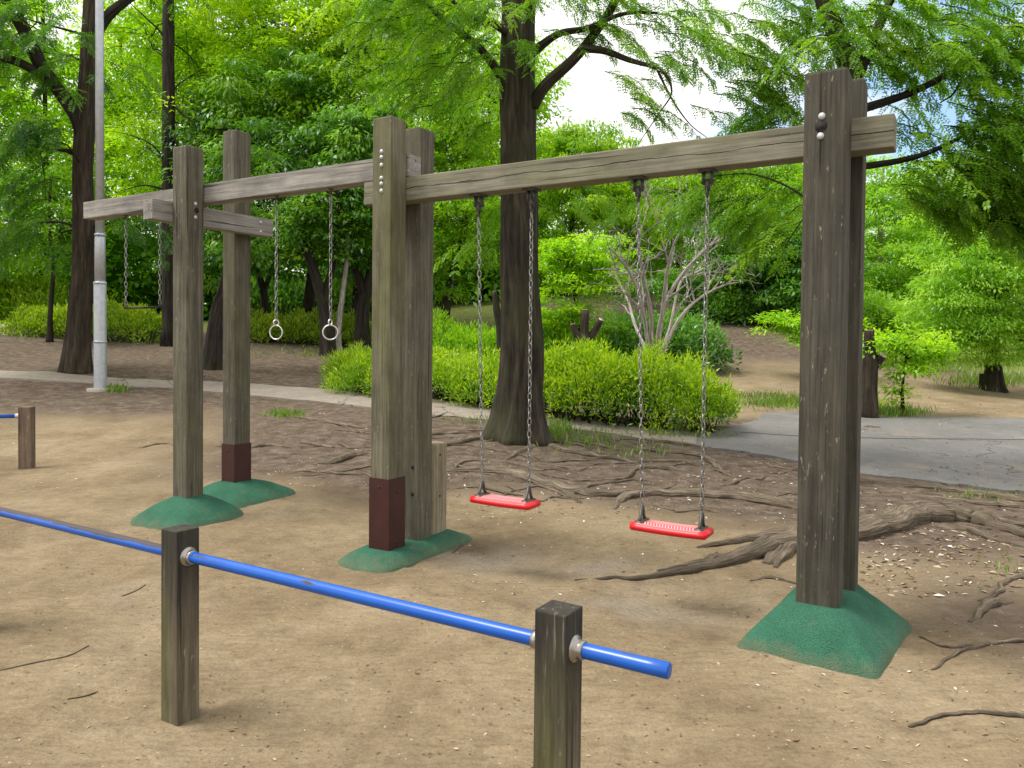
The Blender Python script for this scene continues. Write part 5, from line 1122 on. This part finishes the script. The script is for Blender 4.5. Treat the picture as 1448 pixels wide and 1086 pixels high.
# ------------------------------------------------------------------ litter, twigs, grass
def scatter_litter():
    xs = []; ts = []; ls = []
    def zone(pxl, pxh, pyl, pyh, n, bright, lmin, lmax):
        px = rng.uniform(pxl, pxh, n); py = rng.uniform(pyl, pyh, n)
        for a, b in zip(px, py): xs.append(G(a, b))
        ts.append(np.clip(rng.normal(bright, 0.24, n), 0, 1)); ls.append(rng.uniform(lmin, lmax, n))
    zone(620, 1140, 615, 735, 900, 0.44, 0.02, 0.06); zone(1215, 1448, 690, 840, 400, 0.33, 0.025, 0.075); zone(1230, 1420, 745, 800, 180, 0.33, 0.03, 0.075)
    zone(350, 640, 585, 690, 480, 0.46, 0.02, 0.05); zone(0, 350, 560, 690, 200, 0.45, 0.02, 0.045); zone(640, 1140, 735, 860, 150, 0.5, 0.015, 0.045); zone(1050, 1448, 840, 1086, 150, 0.35, 0.012, 0.035)
    zone(0, 1000, 740, 1086, 420, 0.2, 0.008, 0.03); zone(100, 480, 480, 560, 240, 0.5, 0.04, 0.09); zone(1280, 1448, 540, 600, 70, 0.5, 0.04, 0.1)
    zone(985, 1300, 870, 1010, 14, 0.97, 0.03, 0.042)
    P = np.array(xs); t = np.concatenate(ts); ln = np.concatenate(ls); n = len(P)
    for i in range(n): P[i, 2] = gz(P[i, 0], P[i, 1]) + 0.004
    ex = []
    for (x0, x1, y0, y1, k) in ((1040, 1448, 596, 690, 130), (1200, 1448, 660, 690, 60), (480, 960, 558, 612, 130), (0, 300, 528, 548, 50)):
        for _ in range(k):
            px, py = random.uniform(x0, x1), random.uniform(y0, y1)
            if y1 == 612: py = 556 + (px - 480) * 0.122 + random.uniform(1, 15)
            q = G(px, py); q[2] = Hs(q[0], q[1]) + 0.033; ex.append(q)
    P = np.concatenate([P, np.array(ex)]); t = np.concatenate([t, np.clip(rng.normal(.4, .22, len(ex)), 0, 1)]); ln = np.concatenate([ln, rng.uniform(.02, .06, len(ex))]); n = len(P)
    a = rng.uniform(0, 6.283, n); ax = np.stack([np.cos(a), np.sin(a), rng.normal(size=n) * 0.12], -1); nr = np.array((0, 0, 1.0)) + rvec(n) * 0.35
    o = leaves_mesh('leaf_litter', P, ax, nr, ln, ln * rng.uniform(0.18, 0.5, n), t, M['litter'], None, (0, 6, 0)); tag(o, 'scattered pale dry leaves and bark chips on the ground', 'leaf litter', kind='stuff')
scatter_litter()
def twig(label, pts, r):
    P = [G(*q) for q in pts]
    for q in P: q[2] = gz(q[0], q[1]) + r * 0.8
    mb = MB(); mb.tube(catmull(P, 16), [r * (0.4 + 0.6 * math.sin(0.3 + 2.6 * i / 15)) for i in range(16)], 6, ridge=0.25); m_ = P[len(P) // 2]
    tag(mb.build('twig', M['twig'], None, origin=m_), label, 'twig', 'dry twigs on the sand')
twig('long thin twig lying at the lower left edge', [(-10, 950), (50, 936), (95, 928), (126, 914)], 0.004)
twig('short dark twig left of the front post', [(95, 990), (120, 982), (138, 974)], 0.004)
twig('small twig beside the pale stain near the middle mound', [(640, 778), (649, 772), (658, 766)], 0.005)
twig('straight thin twig before the left mound', [(172, 842), (190, 836), (206, 828)], 0.004)
def grass_patch():
    P = []; Lh = []
    for (px, py, Y, rx, ry, n, h) in [(1110, 572, None, 60, 8, 900, 0.16), (1255, 586, None, 50, 5, 620, 0.2), (1225, 580, None, 16, 8, 260, 0.3), (825, 622, None, 60, 16, 260, 0.12), (900, 640, None, 60, 14, 130, 0.1), (400, 588, None, 26, 6, 260, 0.1), (165, 553, None, 18, 5, 200, 0.12),
                                     (205, 480, None, 40, 6, 500, 0.25), (60, 475, None, 70, 5, 300, 0.2), (1400, 540, None, 60, 10, 900, 0.22), (460, 500, None, 70, 8, 260, 0.15), (960, 615, None, 70, 8, 160, 0.12), (700, 597, None, 70, 6, 120, 0.1), (1390, 700, None, 60, 10, 90, 0.07), (1420, 800, None, 30, 20, 30, 0.05), (790, 612, None, 16, 10, 220, 0.2), (990, 565, None, 60, 10, 500, 0.2), (330, 500, None, 60, 10, 200, 0.1), (1330, 520, None, 80, 12, 600, 0.22), (1400, 512, None, 80, 10, 700, 0.2), (1080, 562, None, 60, 6, 200, 0.14)]:
        for k in range(n):
            q = G(px + random.gauss(0, .5) * rx, py + random.gauss(0, .5) * ry); q[2] = gz(q[0], q[1]) - .005; P.append(q); Lh.append(h * random.uniform(.5, 1.3))
    P = np.array(P); n = len(P); ax = np.array((0, 0, 1.0)) + rvec(n) * 0.5; ax[:, 2] = np.abs(ax[:, 2])
    o = leaves_mesh('grass', P, ax, rvec(n), np.array(Lh), np.full(n, 0.014) * (0.5 + P[:, 1] / 14), np.clip(rng.normal(.55, .2, n), 0, 1), M['grass'], None, (0, 10, 0)); tag(o, 'sparse green grass tufts along path and road edges', 'grass', kind='stuff')
grass_patch()

# ------------------------------------------------------------------ light
SUN_EL, SUN_AZ = R(62), R(-98)     # azimuth from +Y towards +X: behind the camera, to the left
world = bpy.data.worlds.new('World'); scene.world = world; world.use_nodes = True; nt = world.node_tree
bg = nt.nodes['Background']; bg.inputs[1].default_value = 0.08
sky = N(nt, 'ShaderNodeTexSky'); sky.sky_type = 'NISHITA'; sky.sun_disc = False; sky.sun_elevation = SUN_EL; sky.sun_rotation = SUN_AZ; sky.air_density = 1.0; sky.dust_density = 1.5
tc = N(nt, 'ShaderNodeTexCoord'); vn = N(nt, 'ShaderNodeVectorMath'); vn.operation = 'DOT_PRODUCT'; L(nt, tc.outputs['Generated'], vn.inputs[0])
hd = Vector((0.60, 0.80, 0.30)).normalized(); vn.inputs[1].default_value = hd
gap = ramp(nt, mth(nt, 'ADD', vn.outputs['Value'], mth(nt, 'MULTIPLY_ADD', noise(nt, mapping(nt, tc.outputs['Generated'], (1, 1, 2.2)), 4.5, 6, 0.6), 0.22, -0.11)), [(0.945, g(1)), (0.985, g(0.1))])
cl = noise(nt, mapping(nt, tc.outputs['Generated'], (1, 1, 2)), 3, 5, 0.6)
cloud = mix(nt, cl, (8.9, 8.8, 8.7), (10.8, 10.6, 10.4))
L(nt, mix(nt, gap, mix(nt, 1.0, sky.outputs[0], (1.5, 1.8, 2.1), 'MULTIPLY'), cloud), bg.inputs[0])
sd_ = bpy.data.lights.new('sun', 'SUN'); sd_.energy = 2.8; sd_.angle = R(24); sd_.color = (1, 0.95, 0.87); so_ = bpy.data.objects.new('sun', sd_); COL.objects.link(so_)
dv = Vector((math.sin(SUN_AZ) * math.cos(SUN_EL), math.cos(SUN_AZ) * math.cos(SUN_EL), math.sin(SUN_EL)))
so_.rotation_euler = (-dv).to_track_quat('-Z', 'Y').to_euler()
vs_ = scene.view_settings; vs_.view_transform = 'Standard'; vs_.look = 'None'; vs_.exposure = 0.78; vs_.gamma = 1
scene.render.film_transparent = False
cy = scene.cycles; cy.max_bounces = 5; cy.diffuse_bounces = 2; cy.glossy_bounces = 2; cy.transmission_bounces = 3; cy.use_denoising = True
